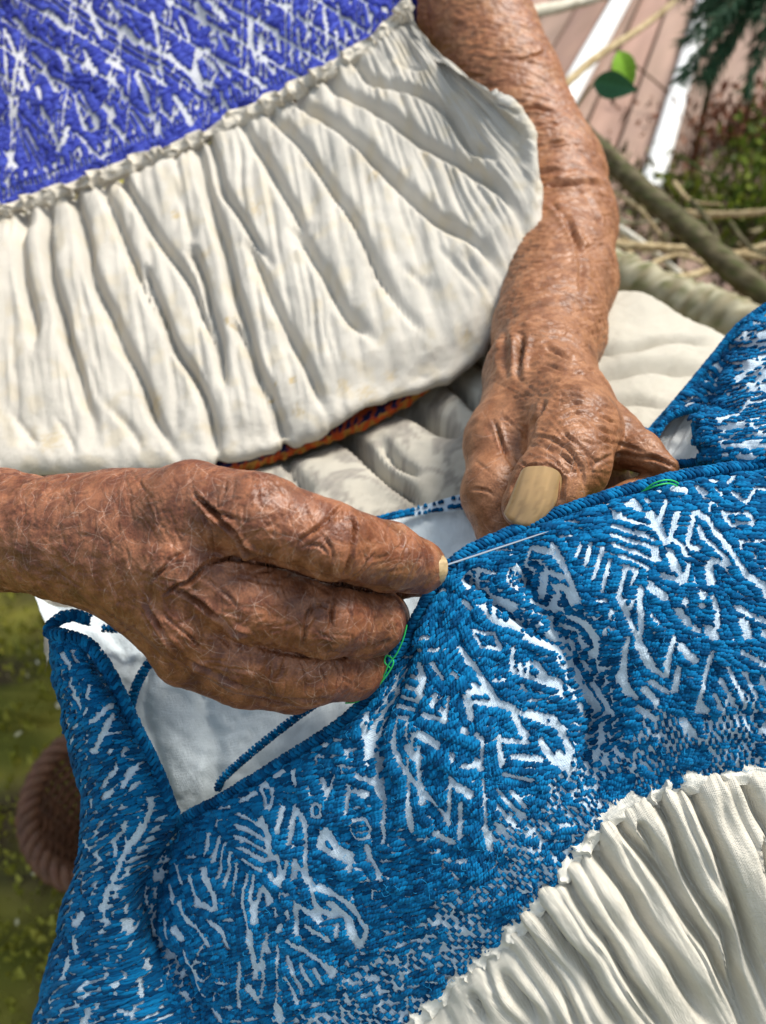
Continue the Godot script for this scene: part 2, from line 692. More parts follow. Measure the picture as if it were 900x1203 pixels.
func nets(bn: Bones, lo: Vector3, hi: Vector3, h: float) -> Array:      # [positions, quads, bone lists per vertex]
	var n := Vector3i(((hi - lo) / (h * 8.0)).ceil()) * 8
	var w := n.x + 1
	var wh := w * (n.y + 1)
	var f := PackedFloat32Array()
	f.resize(wh * (n.z + 1))
	f.fill(1.0)
	var at := PackedInt32Array()
	at.resize(f.size())
	at.fill(-1)
	var half := h * 4.0 * sqrt(3.0)
	var blocks := []
	for bz in n.z / 8:
		for by in n.y / 8:
			for bx in n.x / 8:
				var c := lo + Vector3(bx * 8 + 4, by * 8 + 4, bz * 8 + 4) * h
				var d := 1.0
				for i in bn.a.size():
					d = minf(d, bn.one(c, i))
				if d > half + h * 2.0 + 0.002 or d < -half - h * 3.0 - 0.004:
					continue
				var use := bn.near(c, half + maxf(d, 0.0) + 0.016)
				if use.is_empty():
					continue
				blocks.append([bx * 8, by * 8, bz * 8, use])
				for z in 9:
					for y in 9:
						var k := (bz * 8 + z) * wh + (by * 8 + y) * w + bx * 8
						var p := lo + Vector3(bx * 8, by * 8 + y, bz * 8 + z) * h
						for x in 9:
							if f[k + x] == 1.0:
								f[k + x] = bn.sd(p, use)
							p.x += h
	var pos := PackedVector3Array()
	var owner_ := []
	var off := PackedInt32Array([0, 1, w, w + 1, wh, wh + 1, wh + w, wh + w + 1])
	var edges := [[0, 1], [2, 3], [4, 5], [6, 7], [0, 2], [1, 3], [4, 6], [5, 7], [0, 4], [1, 5], [2, 6], [3, 7]]
	var cells := PackedInt32Array()
	for bl in blocks:
		for z in 8:
			for y in 8:
				var row: int = (bl[2] + z) * wh + (bl[1] + y) * w + bl[0]
				for x in 8:
					var k := row + x
					var s := f[k] < 0.0
					if (f[k + 1] < 0.0) == s and (f[k + w] < 0.0) == s and (f[k + w + 1] < 0.0) == s and (f[k + wh] < 0.0) == s and (f[k + wh + 1] < 0.0) == s and (f[k + wh + w] < 0.0) == s and (f[k + wh + w + 1] < 0.0) == s:
						continue
					var sum := Vector3.ZERO
					var cnt := 0
					for e in edges:
						var u := f[k + off[e[0]]]
						var v := f[k + off[e[1]]]
						if (u < 0.0) != (v < 0.0):
							var q := u / (u - v)
							var i0: int = e[0]
							var i1: int = e[1]
							sum += Vector3(i0 & 1, (i0 >> 1) & 1, i0 >> 2).lerp(Vector3(i1 & 1, (i1 >> 1) & 1, i1 >> 2), q)
							cnt += 1
					at[k] = pos.size()
					cells.append(k)
					pos.append(lo + (Vector3(bl[0] + x, bl[1] + y, bl[2] + z) + sum / cnt) * h)
					owner_.append(bl[3])
	var quads := PackedInt32Array()
	for k in cells:
		var s := f[k] < 0.0
		# the three edges that leave this cell's low corner; the four cells round each
		for ax in 3:
			var d1: int = [1, w, wh][ax]
			if (f[k + d1] < 0.0) == s:
				continue
			var u: int = [w, wh, 1][ax]
			var v: int = [wh, 1, w][ax]
			if k - u - v < 0:
				continue
			var q0 := at[k - u - v]
			var q1 := at[k - v]
			var q2 := at[k]
			var q3 := at[k - u]
			if q0 < 0 or q1 < 0 or q3 < 0:
				continue
			if s:
				quads.append_array([q0, q3, q2, q1])
			else:
				quads.append_array([q0, q1, q2, q3])
	return [pos, quads, owner_]

func vertex_normals(pos: PackedVector3Array, quads: PackedInt32Array) -> PackedVector3Array:
	var nor := PackedVector3Array()
	nor.resize(pos.size())
	for i in range(0, quads.size(), 4):
		var a := quads[i]
		var b := quads[i + 1]
		var c := quads[i + 2]
		var d := quads[i + 3]
		var n := (pos[c] - pos[a]).cross(pos[d] - pos[b])
		nor[a] += n
		nor[b] += n
		nor[c] += n
		nor[d] += n
	for i in nor.size():
		nor[i] = nor[i].normalized()
	return nor

func split(pos: PackedVector3Array, quads: PackedInt32Array, own: Array) -> Array:      # every quad in four
	var mid := {}
	var p := pos.duplicate()
	var q := PackedInt32Array()
	for i in range(0, quads.size(), 4):
		var m := PackedInt32Array([0, 0, 0, 0])
		var c := p.size()
		p.append((pos[quads[i]] + pos[quads[i + 1]] + pos[quads[i + 2]] + pos[quads[i + 3]]) * 0.25)
		own.append(own[quads[i]])
		for e in 4:
			var a := quads[i + e]
			var b := quads[i + (e + 1) % 4]
			var key := a * 4194304 + b if a < b else b * 4194304 + a
			var got: int = mid.get(key, -1)
			if got < 0:
				got = p.size()
				mid[key] = got
				p.append((pos[a] + pos[b]) * 0.5)
				own.append(own[a])
			m[e] = got
		for e in 4:
			q.append_array([quads[i + e], m[e], c, m[(e + 3) % 4]])
	return [p, q, own]

# meshes the bones, splits once, settles on the surface, then lays creases and wrinkles; returns surface arrays in metres of the camera's axes
func flesh(bn: Bones, lo: Vector3, hi: Vector3, h: float, creases: Field, wrinkle: Callable, tint: Callable) -> Array:
	var r := nets(bn, lo, hi, h)
	tick("nets %d" % r[0].size())
	r = split(r[0], r[1], r[2])
	var pos: PackedVector3Array = r[0]
	var quads: PackedInt32Array = r[1]
	var own: Array = r[2]
	var nor := vertex_normals(pos, quads)
	# turned the right way round?
	var probe := 0.0
	for i in range(0, pos.size(), 997):
		probe += bn.sd(pos[i] + nor[i] * 0.002, own[i]) - bn.sd(pos[i] - nor[i] * 0.002, own[i])
	var flip := probe < 0.0
	if flip:
		for i in nor.size():
			nor[i] = -nor[i]
	for i in pos.size():
		pos[i] -= nor[i] * clampf(bn.sd(pos[i], own[i]), -h, h) * 0.9
	nor = vertex_normals(pos, quads)
	if flip:
		for i in nor.size():
			nor[i] = -nor[i]
	var col := PackedColorArray()
	col.resize(pos.size())
	var moved := pos.duplicate()
	for i in pos.size():
		var p := pos[i]
		var facing := nor[i].dot(-p.normalized())
		var q := seen_at(p)
		var d: float = wrinkle.call(p, nor[i], q)
		if facing > 0.0:
			d += creases.at(q.x, q.y) * smoothstep(0.0, 0.35, facing)
		moved[i] = p + nor[i] * d * 0.001
		col[i] = tint.call(p, nor[i], q)
	nor = vertex_normals(moved, quads)
	if flip:
		for i in nor.size():
			nor[i] = -nor[i]
	var idx := PackedInt32Array()
	for i in range(0, quads.size(), 4):
		if flip:
			idx.append_array([quads[i], quads[i + 1], quads[i + 2], quads[i], quads[i + 2], quads[i + 3]])
		else:
			idx.append_array([quads[i], quads[i + 2], quads[i + 1], quads[i], quads[i + 3], quads[i + 2]])
	tick("flesh %d" % moved.size())
	var a := []
	a.resize(Mesh.ARRAY_MAX)
	a[Mesh.ARRAY_VERTEX] = moved
	a[Mesh.ARRAY_NORMAL] = nor
	a[Mesh.ARRAY_COLOR] = col
	a[Mesh.ARRAY_INDEX] = idx
	return a

func right_hand() -> Bones:
	var b := Bones.new()
	b.inner = 0.007
	# forearm, wrist and the back of the hand
	b.chain([J(-330, 598, .285, 66), J(-150, 606, .270, 66), J(0, 623, .252, 66), J(95, 634, .238, 70), J(150, 640, .232, 72)], 0)
	b.chain([J(150, 612, .230, 62), J(222, 596, .215, 48)], 0)
	b.chain([J(150, 640, .228, 66), J(216, 664, .209, 44)], 0)
	b.chain([J(150, 655, .232, 64), J(216, 725, .213, 42)], 0)
	b.chain([J(150, 660, .240, 60), J(216, 768, .228, 34)], 0)
	b.chain([J(150, 610, .244, 56), J(240, 610, .250, 42)], 0)
	# forefinger, middle, ring, little, thumb
	b.chain([J(228, 598, .213, 54), J(305, 606, .203, 50), J(388, 636, .204, 45), J(455, 654, .220, 40), J(495, 667, .233, 31)], 1, .005)
	b.chain([J(226, 666, .213, 52), J(300, 704, .211, 50), J(384, 725, .217, 46), J(432, 729, .231, 42), J(446, 728, .252, 36)], 2, .004)
	b.chain([J(226, 728, .219, 50), J(290, 766, .220, 47), J(362, 787, .227, 43), J(412, 781, .240, 40), J(424, 770, .260, 34)], 3, .004)
	b.chain([J(222, 770, .233, 38), J(285, 795, .239, 35), J(345, 806, .247, 31), J(390, 794, .259, 28), J(398, 775, .270, 24)], 4, .004)
	b.chain([J(200, 610, .248, 48), J(290, 628, .258, 42), J(400, 656, .262, 34), J(470, 676, .254, 26), J(499, 684, .247, 17)], 5, .006)
	return b

func left_hand() -> Bones:
	var b := Bones.new()
	b.inner = 0.008
	# upper arm, elbow, forearm, wrist
	b.chain([J(505, -300, .52, 72), J(530, -120, .515, 70), J(545, 0, .50, 69), J(588, 110, .487, 68), J(640, 212, .468, 67)], 0)
	b.chain([J(640, 212, .468, 67), J(654, 265, .452, 66), J(655, 330, .412, 65), J(645, 390, .365, 62), J(636, 440, .328, 59)], 0)
	# back of the hand, ball of the thumb, heel of the palm
	b.chain([J(636, 440, .328, 59), J(668, 492, .300, 50), J(712, 520, .286, 34)], 0)
	b.chain([J(628, 452, .325, 54), J(592, 520, .300, 42), J(584, 580, .284, 36), J(590, 640, .278, 28)], 0)
	b.chain([J(640, 470, .315, 52), J(640, 560, .292, 40), J(660, 640, .285, 36)], 0)
	# thumb
	b.chain([J(655, 470, .305, 50), J(674, 506, .276, 52), J(668, 543, .261, 49), J(642, 573, .2555, 43), J(619, 594, .2545, 30)], 1, .008)
	# forefinger: out to the bent knuckle, back under the cloth
	b.chain([J(712, 506, .288, 32), J(752, 530, .276, 24), J(783, 551, .268, 15)], 2, .006)
	b.chain([J(780, 560, .272, 14), J(740, 582, .272, 17), J(690, 600, .270, 17)], 3, .003)
	# the other fingers, closed behind the cloth
	b.chain([J(690, 540, .292, 30), J(740, 600, .290, 24), J(720, 650, .282, 20), J(670, 660, .276, 17)], 4, .006)
	b.chain([J(660, 580, .294, 30), J(700, 640, .292, 24), J(680, 690, .285, 20), J(640, 690, .280, 17)], 5, .006)
	b.chain([J(620, 600, .292, 30), J(650, 670, .292, 23), J(630, 705, .287, 18), J(600, 700, .283, 15)], 6, .006)
	return b

# ---------------------------------------------------------------- the woman
func crease_field() -> Field:
	var f := Field.new(-60, -40, 960, 860, 0.0)
	f.uneven = noise2
	# right hand: folds between thumb web and fingers, knuckle creases (width, depth in mm, points)
	var hand := [
		[3.0, 1.5, 226, 578, 237, 590, 266, 617, 292, 648, 323, 661], [2.2, 0.8, 246, 599, 268, 606, 290, 612], [2.2, 0.8, 239, 603, 248, 626, 250, 645],
		[3.0, 1.6, 213, 690, 223, 683, 246, 661, 270, 657, 294, 657], [2.5, 0.8, 175, 684, 183, 677, 208, 654, 223, 648], [2.0, 0.7, 190, 700, 206, 690, 222, 684],
		[3.0, 1.3, 205, 692, 218, 699, 249, 718, 280, 743, 311, 761], [2.6, 1.0, 168, 705, 205, 761, 249, 792, 290, 812], [2.2, 0.7, 230, 675, 255, 690, 280, 712],
		[2.0, 0.6, 190, 720, 215, 742, 240, 765], [2.0, 0.6, 180, 740, 200, 768, 225, 790], [2.2, 0.7, 250, 740, 275, 762, 300, 776],
	]
	var knuckles := [
		[2.2, 1.1, 402, 596, 385, 610, 367, 624, 350, 640, 340, 658], [2.0, 1.0, 411, 600, 415, 622, 413, 645, 404, 674], [1.8, 0.8, 373, 624, 385, 636, 392, 650, 386, 674],
		[1.6, 0.6, 352, 645, 370, 640, 388, 650], [1.6, 0.6, 360, 652, 372, 632, 380, 628], [1.8, 0.7, 470, 620, 473, 632, 471, 645], [1.8, 0.8, 440, 648, 428, 664, 411, 681],
		[1.5, 0.5, 446, 655, 462, 648, 474, 640], [2.0, 0.9, 393, 690, 390, 715, 386, 749], [1.9, 0.8, 369, 703, 360, 730, 355, 760], [1.6, 0.6, 358, 722, 372, 712, 390, 716],
		[1.5, 0.5, 366, 735, 380, 748, 392, 752], [1.5, 0.5, 340, 712, 336, 735, 334, 756], [1.4, 0.4, 410, 690, 412, 720, 408, 755], [1.5, 0.5, 330, 780, 336, 800, 334, 818],
		[1.5, 0.5, 352, 776, 360, 795, 358, 815], [1.4, 0.4, 375, 776, 382, 795, 380, 812], [1.6, 0.5, 395, 775, 400, 792, 396, 808],
		[1.4, 0.35, 330, 600, 325, 620, 318, 640], [1.4, 0.35, 300, 570, 296, 590, 288, 612], [1.4, 0.35, 268, 556, 264, 575, 258, 592],
	]
	var gaps := [
		[3.0, 1.0, 262, 656, 300, 659, 340, 667, 390, 682, 440, 693, 482, 699], [3.0, 1.0, 300, 757, 322, 764, 350, 769, 385, 771, 420, 768, 462, 752], [3.0, 1.0, 235, 780, 262, 797, 300, 815, 340, 826, 392, 822]]
	var left := [
		[2.2, 1.3, 628, 514, 640, 513, 652, 518, 672, 532, 684, 556, 686, 572], [2.0, 1.2, 660, 509, 680, 523, 692, 541, 695, 556], [1.8, 0.8, 640, 527, 660, 534, 678, 549, 680, 566],
		[1.8, 0.8, 622, 530, 640, 536, 656, 545, 668, 560], [2.4, 1.3, 603, 582, 609, 560, 625, 548, 647, 549, 661, 563, 660, 584, 652, 597], [1.8, 0.7, 606, 552, 628, 541, 650, 541, 668, 556], [3.5, 1.8, 642, 468, 636, 484, 628, 497, 623, 512],
		[2.0, 0.8, 648, 474, 655, 468, 668, 464, 684, 467], [2.0, 0.8, 650, 484, 668, 476, 690, 474], [2.0, 0.9, 656, 492, 674, 486, 692, 487, 704, 498], [2.0, 0.7, 660, 500, 680, 496, 696, 502],
		[2.2, 0.8, 694, 494, 708, 505, 724, 511], [2.0, 0.8, 704, 488, 716, 494, 728, 496], [2.0, 0.8, 700, 512, 716, 520, 740, 524, 760, 532], [2.4, 1.5, 694, 548, 708, 540, 724, 535, 748, 535, 774, 540, 797, 553],
		[1.8, 0.7, 728, 580, 742, 570, 758, 564, 794, 560], [2.4, 1.2, 578, 486, 584, 505, 590, 525, 604, 549], [1.8, 0.7, 557, 540, 566, 548, 578, 558, 598, 568], [1.8, 0.7, 551, 574, 570, 577, 592, 588],
		[1.6, 0.6, 640, 452, 656, 447, 676, 448], [1.6, 0.6, 636, 460, 656, 455, 684, 457], [1.6, 0.5, 668, 436, 684, 438, 694, 446], [1.8, 0.7, 606, 470, 622, 460, 634, 450],
	]
	var arm := [
		[4.0, 1.8, 628, 222, 645, 218, 663, 216, 697, 216, 712, 224], [3.0, 1.2, 628, 204, 655, 200, 680, 196], [2.6, 1.0, 612, 127, 632, 126, 652, 131], [2.6, 1.0, 622, 150, 636, 146, 655, 147],
		[2.6, 0.9, 624, 178, 640, 170, 664, 166], [3.0, 1.0, 690, 232, 700, 250, 704, 268], [4.0, 1.1, 646, 236, 672, 268, 684, 310, 682, 345], [5.0, 1.8, 590, 378, 593, 410, 594, 446], [5.0, 1.3, 612, 388, 609, 420, 607, 446],
		[3.0, 0.8, 640, 404, 660, 418, 684, 424], [2.4, 0.7, 640, 428, 664, 436, 690, 438], [2.4, 0.7, 606, 72, 630, 66, 640, 60],
	]
	for set_ in [hand, knuckles, gaps, left, arm]:
		f.uneven = null if set_ == gaps else noise2
		f.lips = 0.0 if set_ == gaps else 0.4
		for c in set_:
			f.stroke(smooth_line(line(c, 2)), c[0] * 0.85, c[1] * (1.0 if set_ == left else 1.7), 1, true)
	f.uneven = null
	f.lips = 0.4
	# the fine, crossing lines of old skin
	var spots := [[130, 560, 330, 790, 260, 0.26], [300, 590, 500, 810, 200, 0.22], [20, 570, 140, 720, 60, 0.22], [600, 440, 720, 560, 210, 0.17], [700, 470, 800, 560, 70, 0.15], [600, 230, 715, 440, 190, 0.3], [540, 20, 680, 230, 110, 0.28]]
	for s in spots:
		for i in s[4]:
			var p := Vector2(rng.randf_range(s[0], s[2]), rng.randf_range(s[1], s[3]))
			var lean := rng.randf_range(0.9, 2.3)
			if s[1] < 300 and s[0] > 500:
				lean = rng.randf_range(-0.5, 0.15)
			elif s[0] == 600 or s[0] == 700:
				lean = rng.randf_range(-0.5, 0.9)
			elif rng.randf() < 0.35:
				lean = rng.randf_range(-0.6, 0.6)
			var l := rng.randf_range(10.0, 34.0)
			var dir := Vector2(cos(lean), sin(lean))
			f.stroke(PackedVector2Array([p - dir * l, p + dir.orthogonal() * rng.randf_range(-3, 3), p + dir * l]), rng.randf_range(1.2, 1.9), s[5] * rng.randf_range(0.4, 1.2), 1, true)
	return f

func n3(p: Vector3, per_metre: float) -> float:
	return noise.get_noise_3d(p.x * per_metre * 100.0, p.y * per_metre * 100.0, p.z * per_metre * 100.0)

func person() -> void:
	var who := thing("person", "seated old woman in blue embroidered blouse sewing with both weathered hands", "person", Vector3(0.02, 0, -0.42))
	var cr := crease_field()
	tick("creases")
	var turn := Basis(RI, UP_, -FW)
	var right := flesh(right_hand(), Vector3(-0.26, -0.065, -0.31), Vector3(0.025, 0.035, -0.175), 0.00105, cr,
		func(p: Vector3, _n: Vector3, q: Vector2) -> float:
			var k := 0.22 * n3(p, 190.0) + 0.45 * n3(p, 45.0)
			return k + 0.5 * clampf((180.0 - q.x) / 120.0, 0.0, 1.0) * n3(Vector3(p.x * 0.35, p.y, p.z), 210.0),
		func(p: Vector3, _n: Vector3, q: Vector2) -> Color:
			var k := 0.92 + 0.42 * n3(p, 45.0) + 0.15 * n3(p, 170.0)
			var tip := smoothstep(400.0, 480.0, q.x) * (1.0 if q.y < 700.0 else 0.5)
			var c := Color(k, k * 0.97, k * 0.95).lerp(Color(0.95, 1.15, 1.05), tip * 0.55)
			# dry, scaly pale skin over the knuckles and the back of the forefinger
			var dry := smoothstep(0.02, 0.34, n3(p + Vector3(0, 4, 0), 110.0) + 0.5 * n3(p, 420.0)) * smoothstep(150.0, 210.0, q.x) * smoothstep(395.0, 330.0, q.x) * smoothstep(720.0, 660.0, q.y)
			c = c.lerp(Color(1.5, 1.75, 2.0), dry * 0.42)
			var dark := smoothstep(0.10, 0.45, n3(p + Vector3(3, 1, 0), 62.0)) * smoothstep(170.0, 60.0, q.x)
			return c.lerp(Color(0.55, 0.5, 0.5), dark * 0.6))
	var left := flesh(left_hand(), Vector3(0.02, -0.045, -0.575), Vector3(0.135, 0.42, -0.235), 0.0013, cr,
		func(p: Vector3, _n: Vector3, q: Vector2) -> float:
			var up := smoothstep(470.0, 400.0, q.y)
			var lean := Vector3(p.x * 0.14 + p.y * 0.05, p.y + p.x * 0.3, p.z * 0.9)
			return 0.5 * n3(p, 50.0) + 0.2 * n3(p, 170.0) + up * (0.75 * (0.3 - absf(n3(lean, 150.0))) + 0.35 * n3(lean, 330.0)),
		func(p: Vector3, _n: Vector3, q: Vector2) -> Color:
			var k := 0.98 + 0.40 * n3(p, 40.0) + 0.15 * n3(p, 150.0)
			var palm := smoothstep(0.0, 26.0, 618.0 - q.x - maxf(0.0, 548.0 - q.y) * 0.9) * smoothstep(475.0, 500.0, q.y)
			var c := Color(k, k * 0.98, k * 0.96)
			c = c.lerp(Color(1.05, 0.88, 0.72), smoothstep(330.0, 60.0, q.y) * 0.6)
			return c.lerp(Color(1.45, 1.15, 1.15), palm))
	var m := ArrayMesh.new()
	m.add_surface_from_arrays(Mesh.PRIMITIVE_TRIANGLES, right)
	m.add_surface_from_arrays(Mesh.PRIMITIVE_TRIANGLES, left)
	trunk_of_body(m, turn)
	m.surface_set_material(0, M.skin_dry)
	m.surface_set_material(1, M.skin)
	m.surface_set_material(2, M.skin)
	var body := MeshInstance3D.new()
	body.name = "body"
	body.mesh = m
	who.add_child(body)
	body.transform = Transform3D(turn, EYE - who.position)
	nails(who)
	tick("body")
	clothes(who)

# shoulders and trunk inside the blouse, in the same axes as the arms
func trunk_of_body(m: ArrayMesh, turn: Basis) -> void:
	var b := Bones.new()
	b.inner = 0.05
	var put := func(x: float, y: float, z: float, r: float) -> Array: return [turn.inverse() * (Vector3(x, y, z) - EYE), r]
	b.chain([put.call(-0.03, 0.50, -0.66, 0.10), put.call(-0.05, 0.66, -0.73, 0.09), put.call(-0.07, 0.80, -0.80, 0.085)], 0)
	b.chain([put.call(-0.21, 0.82, -0.80, 0.045), put.call(-0.07, 0.87, -0.82, 0.055), put.call(0.03, 0.72, -0.75, 0.042)], 0)
	b.chain([put.call(-0.21, 0.82, -0.80, 0.042), put.call(-0.27, 0.66, -0.60, 0.036), put.call(-0.228, 0.5615, -0.19, 0.0195)], 0)
	var r := nets(b, Vector3(-0.42, -0.2, -0.85), Vector3(0.2, 0.8, -0.1), 0.016)
	var nor := vertex_normals(r[0], r[1])
	var flip: bool = b.sd(r[0][0] + nor[0] * 0.004, r[2][0]) < b.sd(r[0][0] - nor[0] * 0.004, r[2][0])
	var col := PackedColorArray()
	for i in nor.size():
		nor[i] = -nor[i] if flip else nor[i]
		col.append(Color(0.9, 0.9, 0.9))
	var q: PackedInt32Array = r[1]
	var idx := PackedInt32Array()
	for i in range(0, q.size(), 4):
		idx.append_array([q[i], q[i + 1], q[i + 2], q[i], q[i + 2], q[i + 3]] if flip else [q[i], q[i + 2], q[i + 1], q[i], q[i + 3], q[i + 2]])
	var a := []
	a.resize(Mesh.ARRAY_MAX)
	a[Mesh.ARRAY_VERTEX] = r[0]
	a[Mesh.ARRAY_NORMAL] = nor
	a[Mesh.ARRAY_COLOR] = col
	a[Mesh.ARRAY_INDEX] = idx
	m.add_surface_from_arrays(Mesh.PRIMITIVE_TRIANGLES, a)

func nail(who: Node3D, rows: Array, bulge: float, base: Color, dirt: Color, label: String) -> void:
	var p := Patch.new(rows_from(rows))
	var nn := 24
	var pos := PackedVector3Array()
	var col := PackedColorArray()
	var uv := PackedVector2Array()
	for j in nn + 1:
		for i in nn + 1:
			var s := float(i) / nn
			var t := float(j) / nn
			var q := PV(p.at(s, t))
			var up := sheet_normal(p, s, t)
			# plate with a rounded rim: its edges turn down into the flesh
			var e := maxf(absf(2.0 * s - 1.0), 2.0 * t - 1.0)
			q += up * (bulge * (1.0 - pow(absf(2.0 * s - 1.0), 2.5)) - 0.0012 * smoothstep(0.88, 1.0, e) + 0.00012 * noise.get_noise_2d(s * 900.0, t * 60.0))
			pos.append(q)
			var st := 0.5 + 0.8 * noise.get_noise_2d(s * 700.0, t * 70.0 + 40.0)
			var sp := smoothstep(0.12, 0.4, noise.get_noise_2d(s * 500.0 + 90.0, t * 260.0))
			col.append(base.lerp(base * 0.78, clampf(st, 0, 1)).lerp(dirt, clampf(sp * 0.55 * t, 0, 1)))
			uv.append(Vector2(s, t) * 0.02)
	var o := part("fingernail", grid_mesh(pos, col, uv, nn + 1, nn + 1), M.gloss, who)
	o.set_meta("label", label)

func nails(who: Node3D) -> void:
	nail(who, [
		[611, 560, .2472, 626, 551, .2446, 647, 552, .2444, 660, 567, .2466],
		[604, 573, .2468, 621, 567, .2438, 642, 571, .2436, 657, 583, .2462],
		[597, 590, .2466, 614, 590, .2434, 635, 595, .2432, 648, 599, .2462],
		[591, 603, .2470, 602, 614, .2446, 620, 618, .2444, 636, 609, .2468]], 0.0026, Color(0.38, 0.235, 0.10), Color(0.13, 0.075, 0.03), "long thick yellowed thumbnail")
	nail(who, [
		[506, 648, .2310, 505, 660, .2268, 504, 675, .2268, 507, 690, .2310],
		[514, 649, .2312, 516, 661, .2272, 515, 676, .2272, 513, 690, .2312],
		[520, 651, .2322, 526, 661, .2292, 525, 675, .2292, 517, 689, .2322]], 0.0004, Color(0.46, 0.33, 0.17), Color(0.20, 0.13, 0.06), "short thick yellowish fingernail")
	nail(who, [
		[500, 680, .2440, 506, 682, .2425, 512, 684, .2445],
		[503, 690, .2440, 509, 692, .2428, 515, 690, .2450],
		[506, 698, .2452, 511, 700, .2440, 516, 696, .2455]], 0.0003, Color(0.42, 0.33, 0.20), Color(0.2, 0.13, 0.06), "nail tip of the thumb under the forefinger")

func folds(x0: int, y0: int, x1: int, y1: int, list: Array) -> Field:      # [reach, depth, points]
	var f := Field.new(x0, y0, x1, y1, 1.0)
	f.uneven = noise2
	for c in list:
		lay_fold(f, c)
	return f

func lay_fold(f: Field, c: Array) -> void:
	var p := line(c, 2)
	if p[0].distance_to(p[p.size() - 1]) > 110.0:
		p = longer(p, 16.0, 34.0)
	f.stroke(smooth_line(p, 4), c[0], c[1], 0, true)

func frill(called: String, pts: PackedVector3Array, r: float, bumps: float, c: Color, parent: Node3D, m: Material, curl := 1.0) -> void:
	# a narrow strip of cloth thrown into small uneven loops by the drawn thread
	var n := pts.size()
	var w := 13
	var pos := PackedVector3Array()
	var col := PackedColorArray()
	var uv := PackedVector2Array()
	for j in w:
		var run := 0.0
		for i in n:
			if i:
				run += pts[i].distance_to(pts[i - 1])
			var tan := (pts[mini(i + 1, n - 1)] - pts[maxi(i - 1, 0)]).normalized()
			var nor := (EYE - pts[i]).normalized()
			var acr := tan.cross(nor).normalized()
			nor = acr.cross(tan)
			var t := 2.0 * j / (w - 1) - 1.0
			var ph := PI * (run / bumps + 1.0 * noise.get_noise_1d(run * 2500.0) + 0.3 * noise.get_noise_2d(run * 3500.0, t * 60.0)) * 2.0
			var big := 0.75 + 0.9 * noise.get_noise_1d(run * 5200.0 + 70.0)
			var waist := 0.35 + 0.65 * absf(t)      # the thread holds the middle down
			var q := pts[i] + acr * r * t * (1.0 + 0.30 * curl * sin(ph * 0.5) * big) + nor * r * (0.85 * curl * big * sin(ph) * waist + 0.5 * (1.0 - t * t) + 0.2 * noise.get_noise_2d(run * 9000.0, t * 130.0)) + tan * bumps * 0.24 * curl * cos(ph) * waist
			pos.append(q)
			var k := 1.0 + 0.2 * n3(q, 60.0)
			col.append(Color(c.r * k, c.g * k, c.b * k * 0.98))
			uv.append(Vector2(run, t * r))
	part(called, grid_mesh(pos, col, uv, n, w), m, parent)

